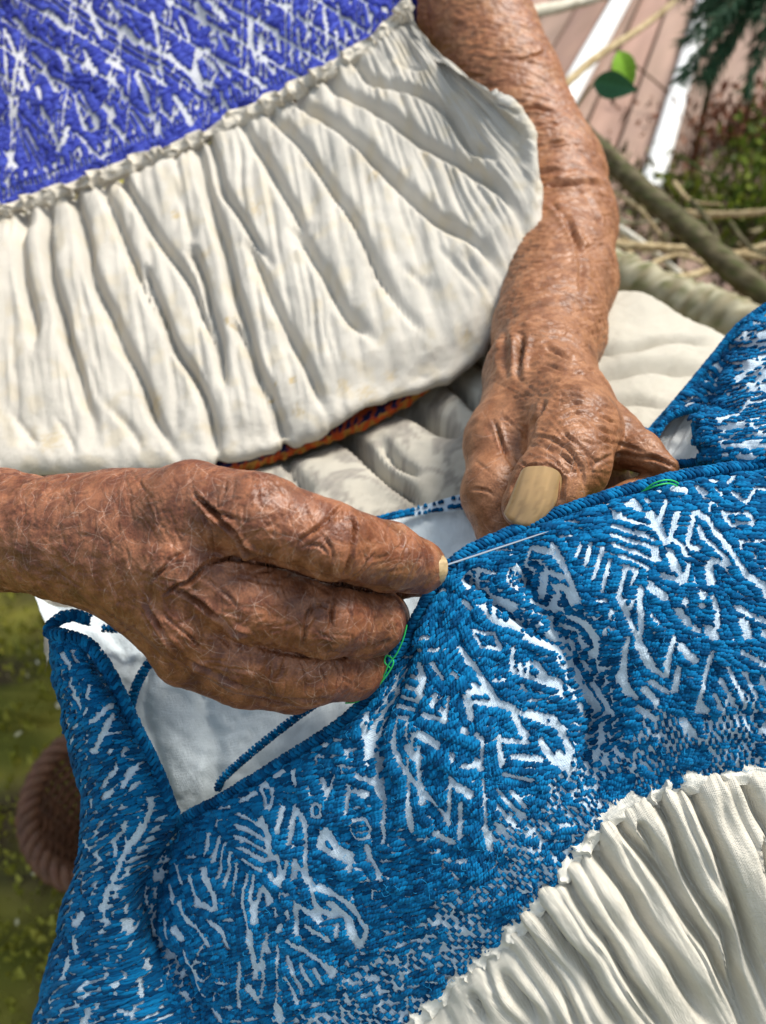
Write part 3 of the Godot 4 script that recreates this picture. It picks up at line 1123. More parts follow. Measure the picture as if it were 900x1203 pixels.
func clothes(who: Node3D) -> void:
	# ---- the gathered white flounce over her lap
	var a := [
		[27, 0.9, 24, 258, 24, 290, 27, 327, 40, 400], [27, 1, 53, 250, 56, 285, 60, 319, 77, 400, 99, 466, 108, 500],
		[27, 1, 86, 238, 90, 255, 110, 327, 132, 378, 161, 444, 183, 495, 209, 534], [22, 0.36, 118, 462, 125, 473, 154, 510, 172, 545], [22, 0.8, 119, 220, 121, 228, 143, 275, 161, 327, 178, 368],
		[24, 1, 174, 335, 176, 341, 198, 393, 227, 444, 246, 495, 254, 540], [22, 0.85, 140, 210, 161, 246, 183, 275, 213, 319, 235, 363, 257, 415, 266, 450],
		[19, 0.36, 200, 205, 205, 220, 224, 275, 232, 303], [22, 1, 230, 312, 235, 327, 253, 385, 262, 440], [27, 1, 232, 185, 253, 264, 271, 334, 293, 407, 312, 473, 328, 520],
		[22, 0.8, 247, 178, 264, 228, 293, 272, 314, 304], [16, 0.28, 100, 420, 112, 455, 120, 480], [19, 0.32, 10, 470, 25, 500, 45, 530], [16, 0.24, 60, 480, 80, 520, 95, 545],
	]
	var b := [
		[24, 0.85, 290, 152, 300, 171, 331, 228, 356, 270], [30, 0.8, 356, 282, 361, 289, 392, 351, 430, 395], [27, 0.75, 300, 305, 323, 358, 354, 427, 378, 480],
		[24, 0.8, 318, 132, 331, 148, 365, 186, 399, 236, 426, 282, 461, 351, 494, 392], [27, 1, 346, 112, 357, 125, 415, 167, 464, 213, 510, 255, 552, 286, 584, 322],
		[27, 1, 386, 94, 399, 106, 453, 136, 506, 171, 549, 194, 591, 232, 615, 266], [22, 0.8, 420, 78, 438, 95, 506, 117, 545, 163, 576, 184], [16, 0.28, 448, 58, 468, 75, 516, 92],
		[19, 0.28, 505, 280, 526, 305, 550, 335, 568, 365], [16, 0.24, 530, 295, 545, 309, 565, 335, 584, 365], [24, 0.9, 285, 400, 300, 427, 319, 473, 335, 522],
		[19, 0.24, 460, 300, 490, 330, 520, 350], [16, 0.2, 420, 300, 450, 345, 470, 380],
	]
	var fl := folds(-160, -30, 660, 600, a)
	for c in b:
		lay_fold(fl, c)
	var top := [-140, 280, 0, 250, 70, 228, 150, 198, 230, 167, 300, 132, 370, 94, 430, 58, 457, 37, 467, 25, 473, 16, 477, 9, 480, 3]
	var hem := [-140, 560, 8, 557, 108, 560, 200, 553, 285, 534, 362, 514, 432, 478, 540, 432, 600, 352, 629, 268, 632, 200, 616, 143, 580, 112]
	var rows := [[], [], [], [], [], [], []]
	for i in 13:
		var p := Vector2(top[i * 2], top[i * 2 + 1])
		var q := Vector2(hem[i * 2], hem[i * 2 + 1])
		var far: float = [0, 0, 0, 0, 0, 0, .004, .012, .020, .027, .032, .035, .037][i]
		var dd: Array = [.462, .440, .412, .386, .372, .374, .402]
		for k in 7:
			var u: float = [0.0, 0.12, 0.38, 0.68, 0.92, 1.0, 0.93][k]
			var w := p.lerp(q, u)
			if i >= 10:
				w.y += [6.0, 16.0, 34.0][i - 10] * sin(PI * pow(minf(u, 1.0), 0.55))
			rows[k].append(Vector3(w.x, w.y, dd[k] + far * (0.3 + 0.7 * minf(u, 1.0))))
	var fp := Patch.new(rows)
	# many slight, narrow pleats between the deep ones
	for k in 84:
		var s0 := (k + rng.randf_range(0.2, 0.8)) / 84.0
		var s1 := s0 + rng.randf_range(-0.012, 0.012)
		var q := PackedVector2Array()
		for e in 9:
			var v := fp.at(lerpf(s0, s1, e / 8.0) + 0.003 * sin(e * 1.1 + k), lerpf(0.0, rng.randf_range(0.86, 0.94), e / 8.0))
			q.append(Vector2(v.x, v.y))
		fl.stroke(q, rng.randf_range(8.0, 13.0), rng.randf_range(0.05, 0.24), 0, true)
	var stain := [[322, 452, 5.0], [344, 448, 6.0], [352, 484, 9.0], [316, 466, 4.0], [430, 462, 12.0], [404, 455, 10.0], [460, 440, 8.0], [550, 396, 7.0], [206, 252, 6.0], [70, 212, 7.0], [300, 250, 12.0], [440, 205, 10.0], [500, 180, 8.0], [180, 470, 12.0], [60, 520, 16.0], [110, 300, 8.0], [270, 380, 6.0], [240, 300, 7.0]]
	var fm := sheet(fp, 300, 240,
		func(s: float, t: float, v: Vector3) -> float:
			var k := fl.at(v.x, v.y)
			var tight := smoothstep(0.0, 0.10, t)
			return (k - 0.75) * lerpf(0.0065, 0.0100, tight) * smoothstep(1.0, 0.93, t) + lerpf(0.0016, 0.0006, smoothstep(0.0, 0.3, t)) * noise.get_noise_2d(s * 3200.0, t * 300.0) + 0.0024 * noise2.get_noise_2d(s * 500.0 + 300.0, t * 420.0) - 0.0007 * absf(noise2.get_noise_2d(s * 2300.0 + 40.0 * t, t * 260.0 + 700.0)) + 0.0003 * noise.get_noise_2d(v.x * 4.0, v.y * 4.0) - 0.0008 * absf(noise2.get_noise_2d(v.x * 1.7 + v.y * 0.6, v.y * 1.1 + 50.0)) + 0.0012 * smoothstep(0.06, 0.0, t) * sin(s * 230.0 + 4.0 * noise.get_noise_1d(s * 900.0)),
		func(_s: float, _t: float, v: Vector3) -> Color:
			var k := 0.97 + 0.10 * noise.get_noise_2d(v.x * 1.3, v.y * 1.3)
			var c := Color(0.52 * k, 0.485 * k, 0.42 * k)
			c = c.lerp(Color(0.50, 0.42, 0.28), 0.35 * smoothstep(0.15, 0.6, noise.get_noise_2d(v.x * 2.1 + 500.0, v.y * 2.1)))
			for z in stain:
				var q: float = Vector2(v.x - z[0], v.y - z[1]).length() / z[2] + 0.7 * noise.get_noise_2d(v.x * 14.0, v.y * 14.0)
				if q < 1.0:
					c = c.lerp(Color(0.42, 0.30, 0.12), 0.75 * (1.0 - smoothstep(0.25, 1.0, q)) * (1.0 if z[2] < 7.0 else 0.55))
			return c)
	part("flounce", fm, M.cotton, who)
	var edge := PackedVector3Array()
	for i in 1400:
		var v := fp.at(i / 1399.0, 0.0)
		edge.append(P(v.x, v.y - 1.0, v.z - 0.004))
	frill("gathering", edge, 0.0046, 0.0100, Color(0.54, 0.49, 0.41), who, M.cotton)
	# ---- the ultramarine embroidered yoke
	var yr := [[], [], [], []]
	for i in 13:
		var p := Vector2(top[i * 2], top[i * 2 + 1])
		var lift := Vector2(-0.10, -1.0) if i < 7 else Vector2(0.05 + 0.03 * (i - 7), -1.0)
		for k in 4:
			var off: float = [-5.0, 95.0, 230.0, 420.0][k]
			var q: Vector2 = p + lift * off
			yr[3 - k].append(Vector3(q.x, q.y, [.470, .478, .492, .515][k] + (0.012 * (i - 7) if i > 7 else 0.0)))
	var yp := Patch.new(yr)
	var yoke := part("blouse_yoke", sheet(yp, 120, 60,
		func(s: float, t: float, v: Vector3) -> float: return 0.003 * noise.get_noise_2d(v.x * 0.9, v.y * 0.9),
		func(s: float, t: float, v: Vector3) -> Color: return Color(0.66, 0.66, 0.68)), M.ground_cloth, who)
	var mask := yoke_mask()
	stitches("embroidery", yp, mask, yoke, {
		"pitch": 2.35, "lo": 5.0, "hi": 11.0, "lean": 0.18, "t0": 0.18, "rise": func(s: float, t: float, v: Vector3) -> float: return 0.003 * noise.get_noise_2d(v.x * 0.9, v.y * 0.9),
		"dye": [Color(0.040, 0.052, 0.30), Color(0.07, 0.095, 0.42), Color(0.022, 0.027, 0.18)], "border": 0.0})
	# ---- the sleeve round her upper arm, out of frame but for its hem
	var arm := curve3([P(548, 2, .50), P(532, -110, .515), P(505, -300, .52)], 10)
	part("sleeve", tube(arm, evenly(0.041, 0.055, arm.size()), 36, 0.10, 30.0, func(_p: Vector3) -> Color: return Color(0.04, 0.05, 0.42)), M.yarn, who)
	# ---- woven sash under the flounce
	var sp := Patch.new(rows_from([
		[-100, 529, 0.386, 150, 531, 0.386, 262, 516, 0.386, 350, 489, 0.388, 440, 467, 0.392, 520, 415, 0.398],
		[-100, 561, 0.376, 150, 565, 0.376, 265, 546, 0.376, 352, 521, 0.378, 446, 485, 0.384, 530, 431, 0.392],
		[-100, 575, 0.384, 150, 581, 0.384, 268, 560, 0.382, 356, 531, 0.382, 452, 493, 0.39, 536, 437, 0.396]]))
	part("waist_sash", sheet(sp, 160, 16,
		func(s: float, t: float, _v: Vector3) -> float: return 0.0012 * noise.get_noise_2d(s * 2600.0, t * 200.0),
		func(s: float, t: float, v: Vector3) -> Color:
			var k := noise.get_noise_2d(v.x * 9.0, t * 160.0)
			if t > 0.62 + 0.1 * k or t < 0.3:
				return Color(0.50, 0.09, 0.02) if k > -0.12 else Color(0.42, 0.20, 0.04)
			return Color(0.015, 0.018, 0.06) if k < 0.18 else Color(0.35, 0.06, 0.02)), M.gauze, who)
	skirt(who)

func skirt(who: Node3D) -> void:
	var xs := [62, 84, 260, 420, 540, 640, 735, 800, 872, 1010]
	var y0 := [560, 530, 470, 420, 376, 352, 351, 377, 418, 500]
	var d0 := [.40, .40, .42, .43, .44, .45, .452, .45, .44, .44]
	var y1 := [610, 590, 550, 505, 452, 415, 406, 425, 458, 530]
	var d1 := [.39, .388, .402, .408, .408, .402, .404, .404, .40, .40]
	var y2 := [680, 650, 605, 562, 522, 492, 482, 492, 514, 580]
	var d2 := [.352, .348, .352, .354, .356, .356, .356, .356, .35, .35]
	var y3 := [790, 760, 700, 650, 604, 572, 562, 562, 572, 630]
	var d3 := [.338, .332, .328, .33, .33, .33, .33, .322, .316, .31]
	var rows := [[], [], [], [], []]
	for i in 10:
		rows[0].append(Vector3(xs[i], y0[i] + 14, d0[i] + 0.07))
		rows[1].append(Vector3(xs[i], y0[i], d0[i]))
		rows[2].append(Vector3(xs[i], y1[i], d1[i]))
		rows[3].append(Vector3(xs[i], y2[i], d2[i]))
		rows[4].append(Vector3(xs[i], y3[i], d3[i]))
	var p := Patch.new(rows)
	var f := folds(240, 330, 900, 700, [
		[30, 1.0, 452, 481, 470, 488, 497, 498, 546, 522], [22, 1.0, 386, 506, 394, 514, 431, 543, 480, 586], [18, 0.7, 440, 520, 470, 548, 500, 572], [22, 0.9, 520, 440, 545, 470, 575, 498],
		[26, 0.9, 700, 449, 729, 446, 756, 440, 793, 441, 822, 442], [20, 0.7, 700, 420, 740, 418, 790, 408, 830, 410], [20, 0.6, 330, 540, 350, 570, 370, 600], [16, 0.7, 545, 400, 560, 430, 580, 450], [18, 0.6, 700, 480, 750, 476, 790, 482]])
	part("skirt", sheet(p, 240, 160,
		func(s: float, t: float, v: Vector3) -> float:
			return (f.at(v.x, v.y) - 0.7) * 0.013 + 0.0018 * noise2.get_noise_2d(v.x * 0.8, v.y * 1.6) + 0.0006 * noise.get_noise_2d(v.x * 3.0, v.y * 6.0),
		func(s: float, t: float, v: Vector3) -> Color:
			# woven flowers: matt and shiny petals of nearly one colour
			var base := Color(0.45, 0.415, 0.345)
			if v.x > 690.0 and v.y < 560.0:
				return base * (1.0 + 0.10 * noise.get_noise_2d(v.x, v.y))
			var g := Vector2(v.x * 0.016 + 0.3 * noise2.get_noise_2d(v.x * 1.4, v.y * 1.4), v.y * 0.02 + 0.3 * noise2.get_noise_2d(v.x * 1.4 + 300.0, v.y * 1.4))
			var c := g.floor() + Vector2(0.5, 0.5)
			var r := (g - c)
			var petal := 0.36 + 0.13 * sin(5.0 * r.angle() + c.x * 3.0 + c.y * 5.0)
			var k := smoothstep(petal + 0.03, petal - 0.03, r.length())
			var vein := 0.5 + 0.5 * sin(r.length() * 40.0)
			return base.lerp(Color(0.27, 0.245, 0.21), k * (0.6 + 0.35 * vein))), M.cotton, who)
	# below the lap the skirt falls in loose folds to the ground
	var pos := PackedVector3Array()
	var col := PackedColorArray()
	var uv := PackedVector2Array()
	var w := 97
	for j in 21:
		var t := j / 20.0
		for i in w:
			var an := TAU * (i % 96) / 96.0
			var wide := lerpf(0.11, 0.22, t) * (1.0 + 0.05 * t * sin(an * 11.0) + 0.03 * sin(an * 5.0 + 1.0))
			pos.append(Vector3(0.06 + cos(an) * wide * 0.9, lerpf(0.36, 0.004, t), -0.47 + sin(an) * wide))
			col.append(Color(0.52, 0.48, 0.41))
			uv.append(Vector2(an * 0.2, t * 0.5))
	var o := part("skirt_fall", grid_mesh(pos, col, uv, w, 21), M.cotton, who)
	o.set_meta("label", "lower skirt hanging to the ground")

# ---------------------------------------------------------------- needlework
# lays yarn stitches in rows along a sheet wherever the mask is not white
func stitches(called: String, p: Patch, mask: Field, parent: Node3D, o: Dictionary) -> void:
	var mid_len := 0.0
	var high := 0.0
	for k in 40:
		var a := p.at(k / 40.0, 0.5)
		var b := p.at((k + 1) / 40.0, 0.5)
		mid_len += Vector2(a.x - b.x, a.y - b.y).length()
		a = p.at(0.4, k / 40.0)
		b = p.at(0.4, (k + 1) / 40.0)
		high += Vector2(a.x - b.x, a.y - b.y).length()
	var pitch: float = o.pitch
	var n := int(high / pitch)
	var ds := 1.1 / mid_len
	var xl: Array = []
	var cl := PackedColorArray()
	var xs: Array = []
	var cs := PackedColorArray()
	var dye: Array = o.dye
	var t_from: float = o.t0
	var speck: Callable = o.get("speck", NONE_)
	for j in n:
		var t := (j + 0.5) / n
		if t < t_from:
			continue
		var s := 0.0
		var start := -1.0
		var cut := rng.randf_range(o.lo, o.hi) * 1.6
		while s <= 1.0:
			var v := p.at(s, t)
			var white := mask.at(v.x, v.y) > 0.5
			if not white and speck.is_valid():
				white = speck.call(s, t, v)
			var run := (s - start) / ds * 1.1
			if start >= 0.0 and (white or run > cut or s + ds > 1.0):
				if run > pitch * 0.55:
					var m := (s + start) * 0.5
					var jt := t + rng.randf_range(-0.22, 0.22) / n
					var a := p.at(start, jt)
					var b := p.at(s, jt)
					var c := p.at(m, jt)
					var nor := sheet_normal(p, m, jt)
					var ra: float = o.rise.call(m, jt, c)
					var pa := PV(a)
					var pb := PV(b)
					var pc := PV(c) + nor * ra
					var along := pb - pa
					var l := along.length()
					var unit := c.z / F
					var across := along.normalized().cross(nor)
					var down := PV(p.at(m, minf(jt + 0.01, 1.0))) - PV(c)
					if across.dot(down) < 0.0:
						across = -across
					var lean: float = o.lean * rng.randf_range(0.5, 1.5) * smoothstep(3.0, 14.0, run)
					var dir := along.normalized() - across * lean
					var thick := pitch * unit * rng.randf_range(1.4, 1.65)
					var longer := l + pitch * unit * (0.1 if white else 1.3)
					if white:
						pc -= along.normalized() * pitch * unit * 0.2
					var k := rng.randf()
					var tone: Color = dye[0].lerp(dye[1], k) if rng.randf() < 0.6 else dye[0].lerp(dye[2], k)
					var x := yarn_at(pc + nor * thick * 0.12, dir, nor, longer, thick)
					if run > 8.0:
						xl.append(x)
						cl.append(tone)
					else:
						xs.append(x)
						cs.append(tone)
				start = -1.0
				cut = rng.randf_range(o.lo, o.hi)
			if start < 0.0 and not white:
				start = s
			s += ds
	if xl.size():
		many(called, yarn_long, M.yarn, parent, xl, cl)
	if xs.size():
		many(called + "_short_stitches", yarn_short, M.yarn, parent, xs, cs)
	print(called, " ", xl.size(), " ", xs.size())

# yarn bound over an edge: a core with a close row of stitches lying across it
func bound_edge(called: String, pts: PackedVector3Array, r: float, dye: Array, parent: Node3D, gap := 1.0) -> void:
	var core := part(called, tube(pts, evenly(r * 0.72, r * 0.72, pts.size()), 8, 0.1, 80.0, func(_p: Vector3) -> Color: return dye[0]), M.yarn, parent)
	var xf: Array = []
	var col := PackedColorArray()
	var run := 0.0
	var next := 0.0
	for i in range(1, pts.size()):
		var seg := pts[i] - pts[i - 1]
		while next <= run + seg.length():
			var q := pts[i - 1] + seg * ((next - run) / maxf(seg.length(), 1e-9))
			var tan := seg.normalized()
			for turn in 3:
				var view := (EYE - q).normalized().rotated(tan, (turn - 1) * 1.35)
				var nor := (view - tan * view.dot(tan)).normalized()
				var across := tan.cross(nor)
				var dir := across + tan * rng.randf_range(0.35, 0.75)
				xf.append(yarn_at(q + nor * r * 0.78, dir, nor, r * 1.9, r * rng.randf_range(0.72, 1.0)))
				var tone: Color = dye[0].lerp(dye[1 + (i % 2)], rng.randf())
				col.append(tone)
			next += r * rng.randf_range(0.75, 1.05) * gap
		run += seg.length()
	var o := many("stitch", yarn_short, M.yarn, core, xf, col)
	o.name = "edge_stitches"

func whites(f: Field, lists: Array, grow := 0.0) -> void:
	for l in lists:
		for c in l:
			f.stroke(line(c), c[0] * 0.5 + grow, 1.0, 2)

func ring(f: Field, x: float, y: float, r: float) -> void:
	for k in 9:
		var a := TAU * k / 9.0
		f.stroke(PackedVector2Array([Vector2(x + cos(a) * r, y + sin(a) * r), Vector2(x + cos(a + 0.4) * r, y + sin(a + 0.4) * r)]), 1.9, 1.0, 2)
	for k in 6:
		var a := TAU * k / 6.0 + 0.3
		f.stroke(PackedVector2Array([Vector2(x + cos(a) * r * 0.32, y + sin(a) * r * 0.32), Vector2(x + cos(a) * r * 0.5, y + sin(a) * r * 0.5)]), 1.3, 1.0, 2)

func yoke_mask() -> Field:
	var f := Field.new(-160, -120, 560, 300, 0.0)
	var shapes := [[7, 56, 16, 66, 24, 80, 37], [5, 16, 21, 25, 30, 35, 43], [5, 37, 61, 51, 77, 58, 92, 66, 108], [5, 43, 101, 47, 112, 49, 118], [3, 88, 112, 94, 107, 115, 149, 99, 153, 88, 112], [3, 94, 122, 103, 134, 98, 138], [8, 128, 72, 141, 80],
		[6, 160, 88, 166, 100, 173, 115], [8, 147, 35, 160, 51], [4, 179, 16, 185, 40, 189, 64, 219, 83, 232, 99], [5, 232, 59, 228, 75, 234, 90], [7, 123, 125, 133, 136], [3, 155, 131, 163, 143, 171, 156], [5, 128, 141, 138, 152, 147, 166],
		[4, 80, 149, 78, 160, 75, 171], [3, 189, 123, 192, 133, 203, 144, 205, 128], [5, 205, 115, 215, 130, 224, 148], [3, 160, 88, 175, 125, 192, 163], [3, 88, 155, 104, 172, 118, 186]]
	var right := [[4, 231, 59, 225, 90, 244, 109], [4, 231, 59, 256, 84, 247, 97], [5, 256, 72, 272, 93], [4, 297, 25, 325, 37, 328, 59], [3, 307, 44, 309, 59, 318, 59, 318, 48], [3, 350, 34, 351, 50, 354, 70], [3, 359, 28, 365, 44, 356, 53], [5, 206, 115, 225, 143],
		[7, 231, 6, 240, 28], [5, 247, 3, 268, 28], [4, 297, 25, 296, 50, 302, 74], [3, 275, 100, 290, 112], [4, 310, 72, 322, 86], [4, 262, 118, 272, 134], [3, 380, 10, 384, 40], [3, 396, 4, 402, 30], [3, 410, 20, 420, 44], [3, 430, 0, 436, 26], [3, 372, 52, 384, 64]]
	var lines := [[1.5, 287, -30, 284, 84], [1.5, 294, -30, 291, 90], [1.5, 337, -30, 335, 76], [1.5, 344, -30, 342, 76], [1.5, 40, -8, 240, 117], [1.5, 52, -8, 246, 112], [1.5, 66, -8, 250, 104], [1.5, 190, -20, 262, 30], [1.5, 196, -28, 330, 62],
		[1.5, 13, 123, -20, 40], [1.5, 13, 123, 4, 30], [1.5, 13, 123, 22, 60], [1.5, 13, 123, 60, 70], [1.5, 13, 123, 34, 190], [1.5, 13, 123, 64, 172], [1.5, 13, 123, 12, 200], [1.5, 13, 123, -30, 180], [1.5, 13, 123, 48, 200], [1.5, 152, 122, 146, 165], [1.5, 128, 90, 152, 122], [1.5, 152, 122, 152, 80], [1.5, 152, 122, 190, 150]]
	var left := [[6, -30, 20, -20, 44], [5, -60, 60, -44, 90], [5, -90, 90, -76, 130], [6, -40, 150, -24, 180], [4, 8, 40, 18, 62], [4, 50, 128, 62, 150, 70, 176], [5, 70, 60, 82, 84], [4, 100, 60, 112, 92], [5, 108, 20, 120, 44], [4, 24, 80, 32, 104], [4, 30, 150, 44, 176], [5, 8, 180, 20, 200],
		[4, 200, 64, 212, 82], [4, 176, 76, 186, 96], [4, 212, 20, 222, 44], [4, 258, 40, 268, 60], [4, 100, 0, 106, 14], [5, 128, 4, 140, 22]]
	whites(f, [shapes, right, lines, left], 0.1)
	# small hooked figures and doubled diagonal lines fill the ground between the large ones
	var slope := Vector2(0.86, 0.51)
	for i in range(-8, 14):
		var o := Vector2(i * 58.0, -150.0)
		for dy in [0.0, 4.5]:
			f.stroke(PackedVector2Array([o + Vector2(dy, 0), o + Vector2(dy, 0) + slope * 500.0]), 0.62, 1.0, 2)
	for i in range(-4, 14):
		for dx in [0.0, 4.5]:
			f.stroke(PackedVector2Array([Vector2(-70.0 + i * 56.0 + dx, -130), Vector2(-110.0 + i * 56.0 + dx, 270)]), 0.6, 1.0, 2)
	var hook := [[Vector2(-4, 9), Vector2(-5, -6), Vector2(1, -10), Vector2(5, -4), Vector2(4, 4), Vector2(0, 3), Vector2(0, -2)], [Vector2(-5, -8), Vector2(0, -1), Vector2(5, 8)], [Vector2(0, -8), Vector2(4, 0), Vector2(0, 8), Vector2(-4, 0), Vector2(0, -8)]]
	for i in 26:
		for j in 17:
			var c := Vector2(-150 + i * 21.0 + (10 if j % 2 else 0), -118 + j * 20.0 + i * 0.0)
			if c.y > 228.0 - maxf(0.0, c.x) * 0.42 or (i * 7 + j * 3) % 5 < 2:
				continue
			var m := 1.0 if (i / 2) % 2 else -1.0
			var q := PackedVector2Array()
			for v in hook[(i + j * 2) % 3]:
				q.append(c + Vector2(v.x * m, v.y))
			f.stroke(q, 0.62 if (i + j * 2) % 3 == 0 else 0.85, 1.0, 2)
	# the comb of short upright bars along the lower border
	for i in 120:
		var x := -130.0 + i * 5.2
		var y := 247.0 - maxf(0.0, x) * 0.41 - (0.0 if x < 300 else (x - 300.0) * 0.16)
		f.stroke(PackedVector2Array([Vector2(x, y - 20), Vector2(x + 1, y - 13)]), 0.9, 1.0, 2)
		if i % 2:
			f.stroke(PackedVector2Array([Vector2(x, y - 32), Vector2(x + 1, y - 24)]), 1.2, 1.0, 2)
	# small white flecks between the figures
	for i in 120:
		var x := rng.randf_range(-140, 480)
		var y := rng.randf_range(-100, 225.0 - maxf(0.0, x) * 0.42)
		f.stroke(PackedVector2Array([Vector2(x, y), Vector2(x + rng.randf_range(-1, 3), y + rng.randf_range(4, 9))]), rng.randf_range(0.8, 1.5), 1.0, 2)
	return f

func band_mask() -> Field:
	var f := Field.new(-40, 480, 1120, 1320, 0.0)
	var a := [[3, 624, 642, 618, 658], [4, 624, 642, 649, 647], [4, 649, 640, 660, 658, 680, 707], [5, 642, 669, 638, 698], [4, 642, 669, 664, 677], [6, 656, 687, 669, 693, 678, 707], [6, 656, 698, 651, 713, 660, 719],
		[4, 562, 669, 560, 691], [3, 562, 669, 582, 673], [3, 553, 673, 551, 689], [5, 545, 684, 550, 690], [4, 545, 707, 553, 715], [4, 582, 702, 580, 722], [5, 582, 702, 607, 712], [4, 567, 713, 573, 724, 591, 733, 611, 740], [9, 598, 731, 614, 732],
		[4, 616, 749, 647, 761], [5, 651, 731, 649, 751, 656, 755], [2.5, 624, 705, 651, 718], [4, 673, 728, 691, 735, 703, 753], [2.5, 703, 753, 700, 780], [4, 664, 741, 678, 747], [2.5, 555, 741, 580, 745, 588, 762, 564, 760, 555, 741],
		[4, 602, 761, 601, 787, 618, 794, 647, 804, 660, 809, 658, 815], [8, 635, 793, 658, 804], [3, 611, 778, 611, 791], [3, 620, 779, 619, 791], [4, 620, 778, 631, 780, 638, 791], [5, 540, 762, 553, 778, 569, 800, 584, 824, 598, 829],
		[6, 600, 831, 609, 849, 613, 860], [5, 618, 836, 647, 842, 660, 858], [4, 549, 811, 567, 812], [8, 547, 820, 553, 842], [5, 564, 824, 584, 827], [6, 689, 818, 700, 833, 707, 844], [4, 702, 818, 718, 840, 720, 844], [3, 680, 829, 687, 838], [2.5, 678, 800, 687, 811]]
	var b := [[3.5, 682, 642, 677, 654], [3.5, 694, 640, 687, 664], [3.5, 708, 644, 697, 679], [3.5, 717, 658, 707, 694], [4, 735, 667, 727, 699, 738, 722], [5, 733, 764, 731, 800, 738, 815], [3, 723, 606, 767, 620], [3, 719, 618, 770, 634], [3, 718, 629, 771, 644], [3, 721, 640, 771, 658], [3, 729, 652, 762, 668],
		[7, 762, 602, 773, 618, 784, 638], [4, 782, 589, 775, 613], [7, 742, 589, 748, 594], [5, 735, 592, 752, 597], [3, 759, 586, 765, 591], [5, 795, 604, 788, 631], [6, 792, 574, 804, 578], [4, 815, 602, 809, 638], [5, 815, 602, 832, 612, 855, 644, 875, 675, 895, 687, 905, 705],
		[3, 820, 620, 827, 631], [3, 831, 636, 842, 647, 853, 658], [3, 847, 629, 851, 645], [7, 770, 648, 773, 658], [8, 788, 650, 792, 667], [4, 791, 633, 802, 640, 806, 653], [7, 813, 643, 820, 644], [4, 795, 667, 802, 680], [4, 778, 675, 804, 684, 809, 663], [9, 833, 665, 836, 682], [4, 835, 657, 855, 664],
		[3, 849, 602, 858, 615], [2.5, 849, 602, 878, 605, 886, 615, 860, 617], [4, 818, 571, 829, 582], [5, 835, 562, 842, 566], [4, 856, 567, 862, 560], [3, 860, 578, 878, 591, 887, 573, 904, 576], [4, 734, 667, 728, 696], [3, 733, 667, 748, 670, 742, 687]]
	var c := [[4, 727, 702, 739, 729, 749, 749, 767, 780], [7, 750, 758, 762, 776], [6, 753, 691, 751, 713, 754, 722], [4, 754, 722, 753, 747], [3, 739, 716, 744, 704], [8, 764, 689, 780, 702], [7, 796, 716, 809, 733], [6, 804, 705, 805, 709], [6, 823, 696, 826, 700], [5, 836, 702, 844, 718], [9, 833, 740, 838, 747], [5, 816, 738, 822, 740], [4, 842, 724, 842, 736],
		[6, 867, 713, 878, 720], [9, 873, 731, 878, 747], [4, 882, 723, 904, 731], [7, 898, 744, 904, 748], [5, 791, 749, 782, 780], [8, 800, 760, 816, 776], [4, 836, 767, 833, 780], [4, 873, 767, 904, 784], [3.5, 709, 644, 700, 671], [5, 737, 749, 733, 780], [5, 734, 760, 734, 803, 747, 821], [5, 750, 760, 764, 783, 782, 795, 787, 760], [6, 797, 786, 792, 813], [5, 763, 800, 784, 813],
		[5, 836, 766, 827, 800, 819, 835], [8, 823, 828, 828, 835], [3, 839, 815, 845, 831], [3, 847, 799, 860, 828], [3, 855, 783, 874, 824], [3, 874, 789, 889, 819], [3, 894, 795, 902, 812], [7, 757, 809, 770, 824], [6, 748, 832, 770, 844], [8, 802, 847, 813, 861], [4, 649, 841, 672, 881, 657, 899], [3, 822, 709, 826, 716]]
	var d := [[3, 471, 792, 493, 797], [3, 464, 803, 493, 811], [3, 463, 816, 491, 824], [3, 463, 828, 487, 834], [7, 493, 782, 498, 800, 493, 822], [3, 509, 780, 520, 798], [7, 511, 818, 509, 827], [4, 518, 833, 524, 842, 527, 820], [5, 498, 840, 524, 847], [5, 556, 780, 567, 800, 582, 824], [4, 556, 804, 573, 813], [6, 584, 827, 602, 831, 604, 844, 618, 864],
		[7, 549, 818, 553, 842], [4, 549, 812, 567, 814], [4, 558, 824, 584, 828], [3, 454, 831, 444, 862], [3, 457, 836, 449, 871], [5, 431, 838, 427, 851, 431, 876, 429, 891], [4, 467, 844, 462, 882, 476, 904, 487, 920, 509, 942, 527, 967], [3, 468, 843, 480, 844, 478, 869], [8, 478, 878, 487, 887, 493, 891], [8, 493, 862, 513, 876], [4, 487, 862, 484, 878], [4, 493, 878, 492, 922], [3, 480, 891, 479, 944],
		[8, 494, 926, 497, 940], [5, 529, 913, 527, 967], [4, 529, 913, 538, 926], [8, 538, 923, 553, 933], [6, 541, 944, 540, 982], [6, 511, 978, 533, 990], [7, 480, 949, 484, 976], [6, 531, 887, 531, 892], [6, 543, 858, 548, 860], [5, 558, 862, 566, 869], [9, 560, 896, 564, 902], [4, 544, 900, 553, 901], [3, 566, 873, 566, 896]]
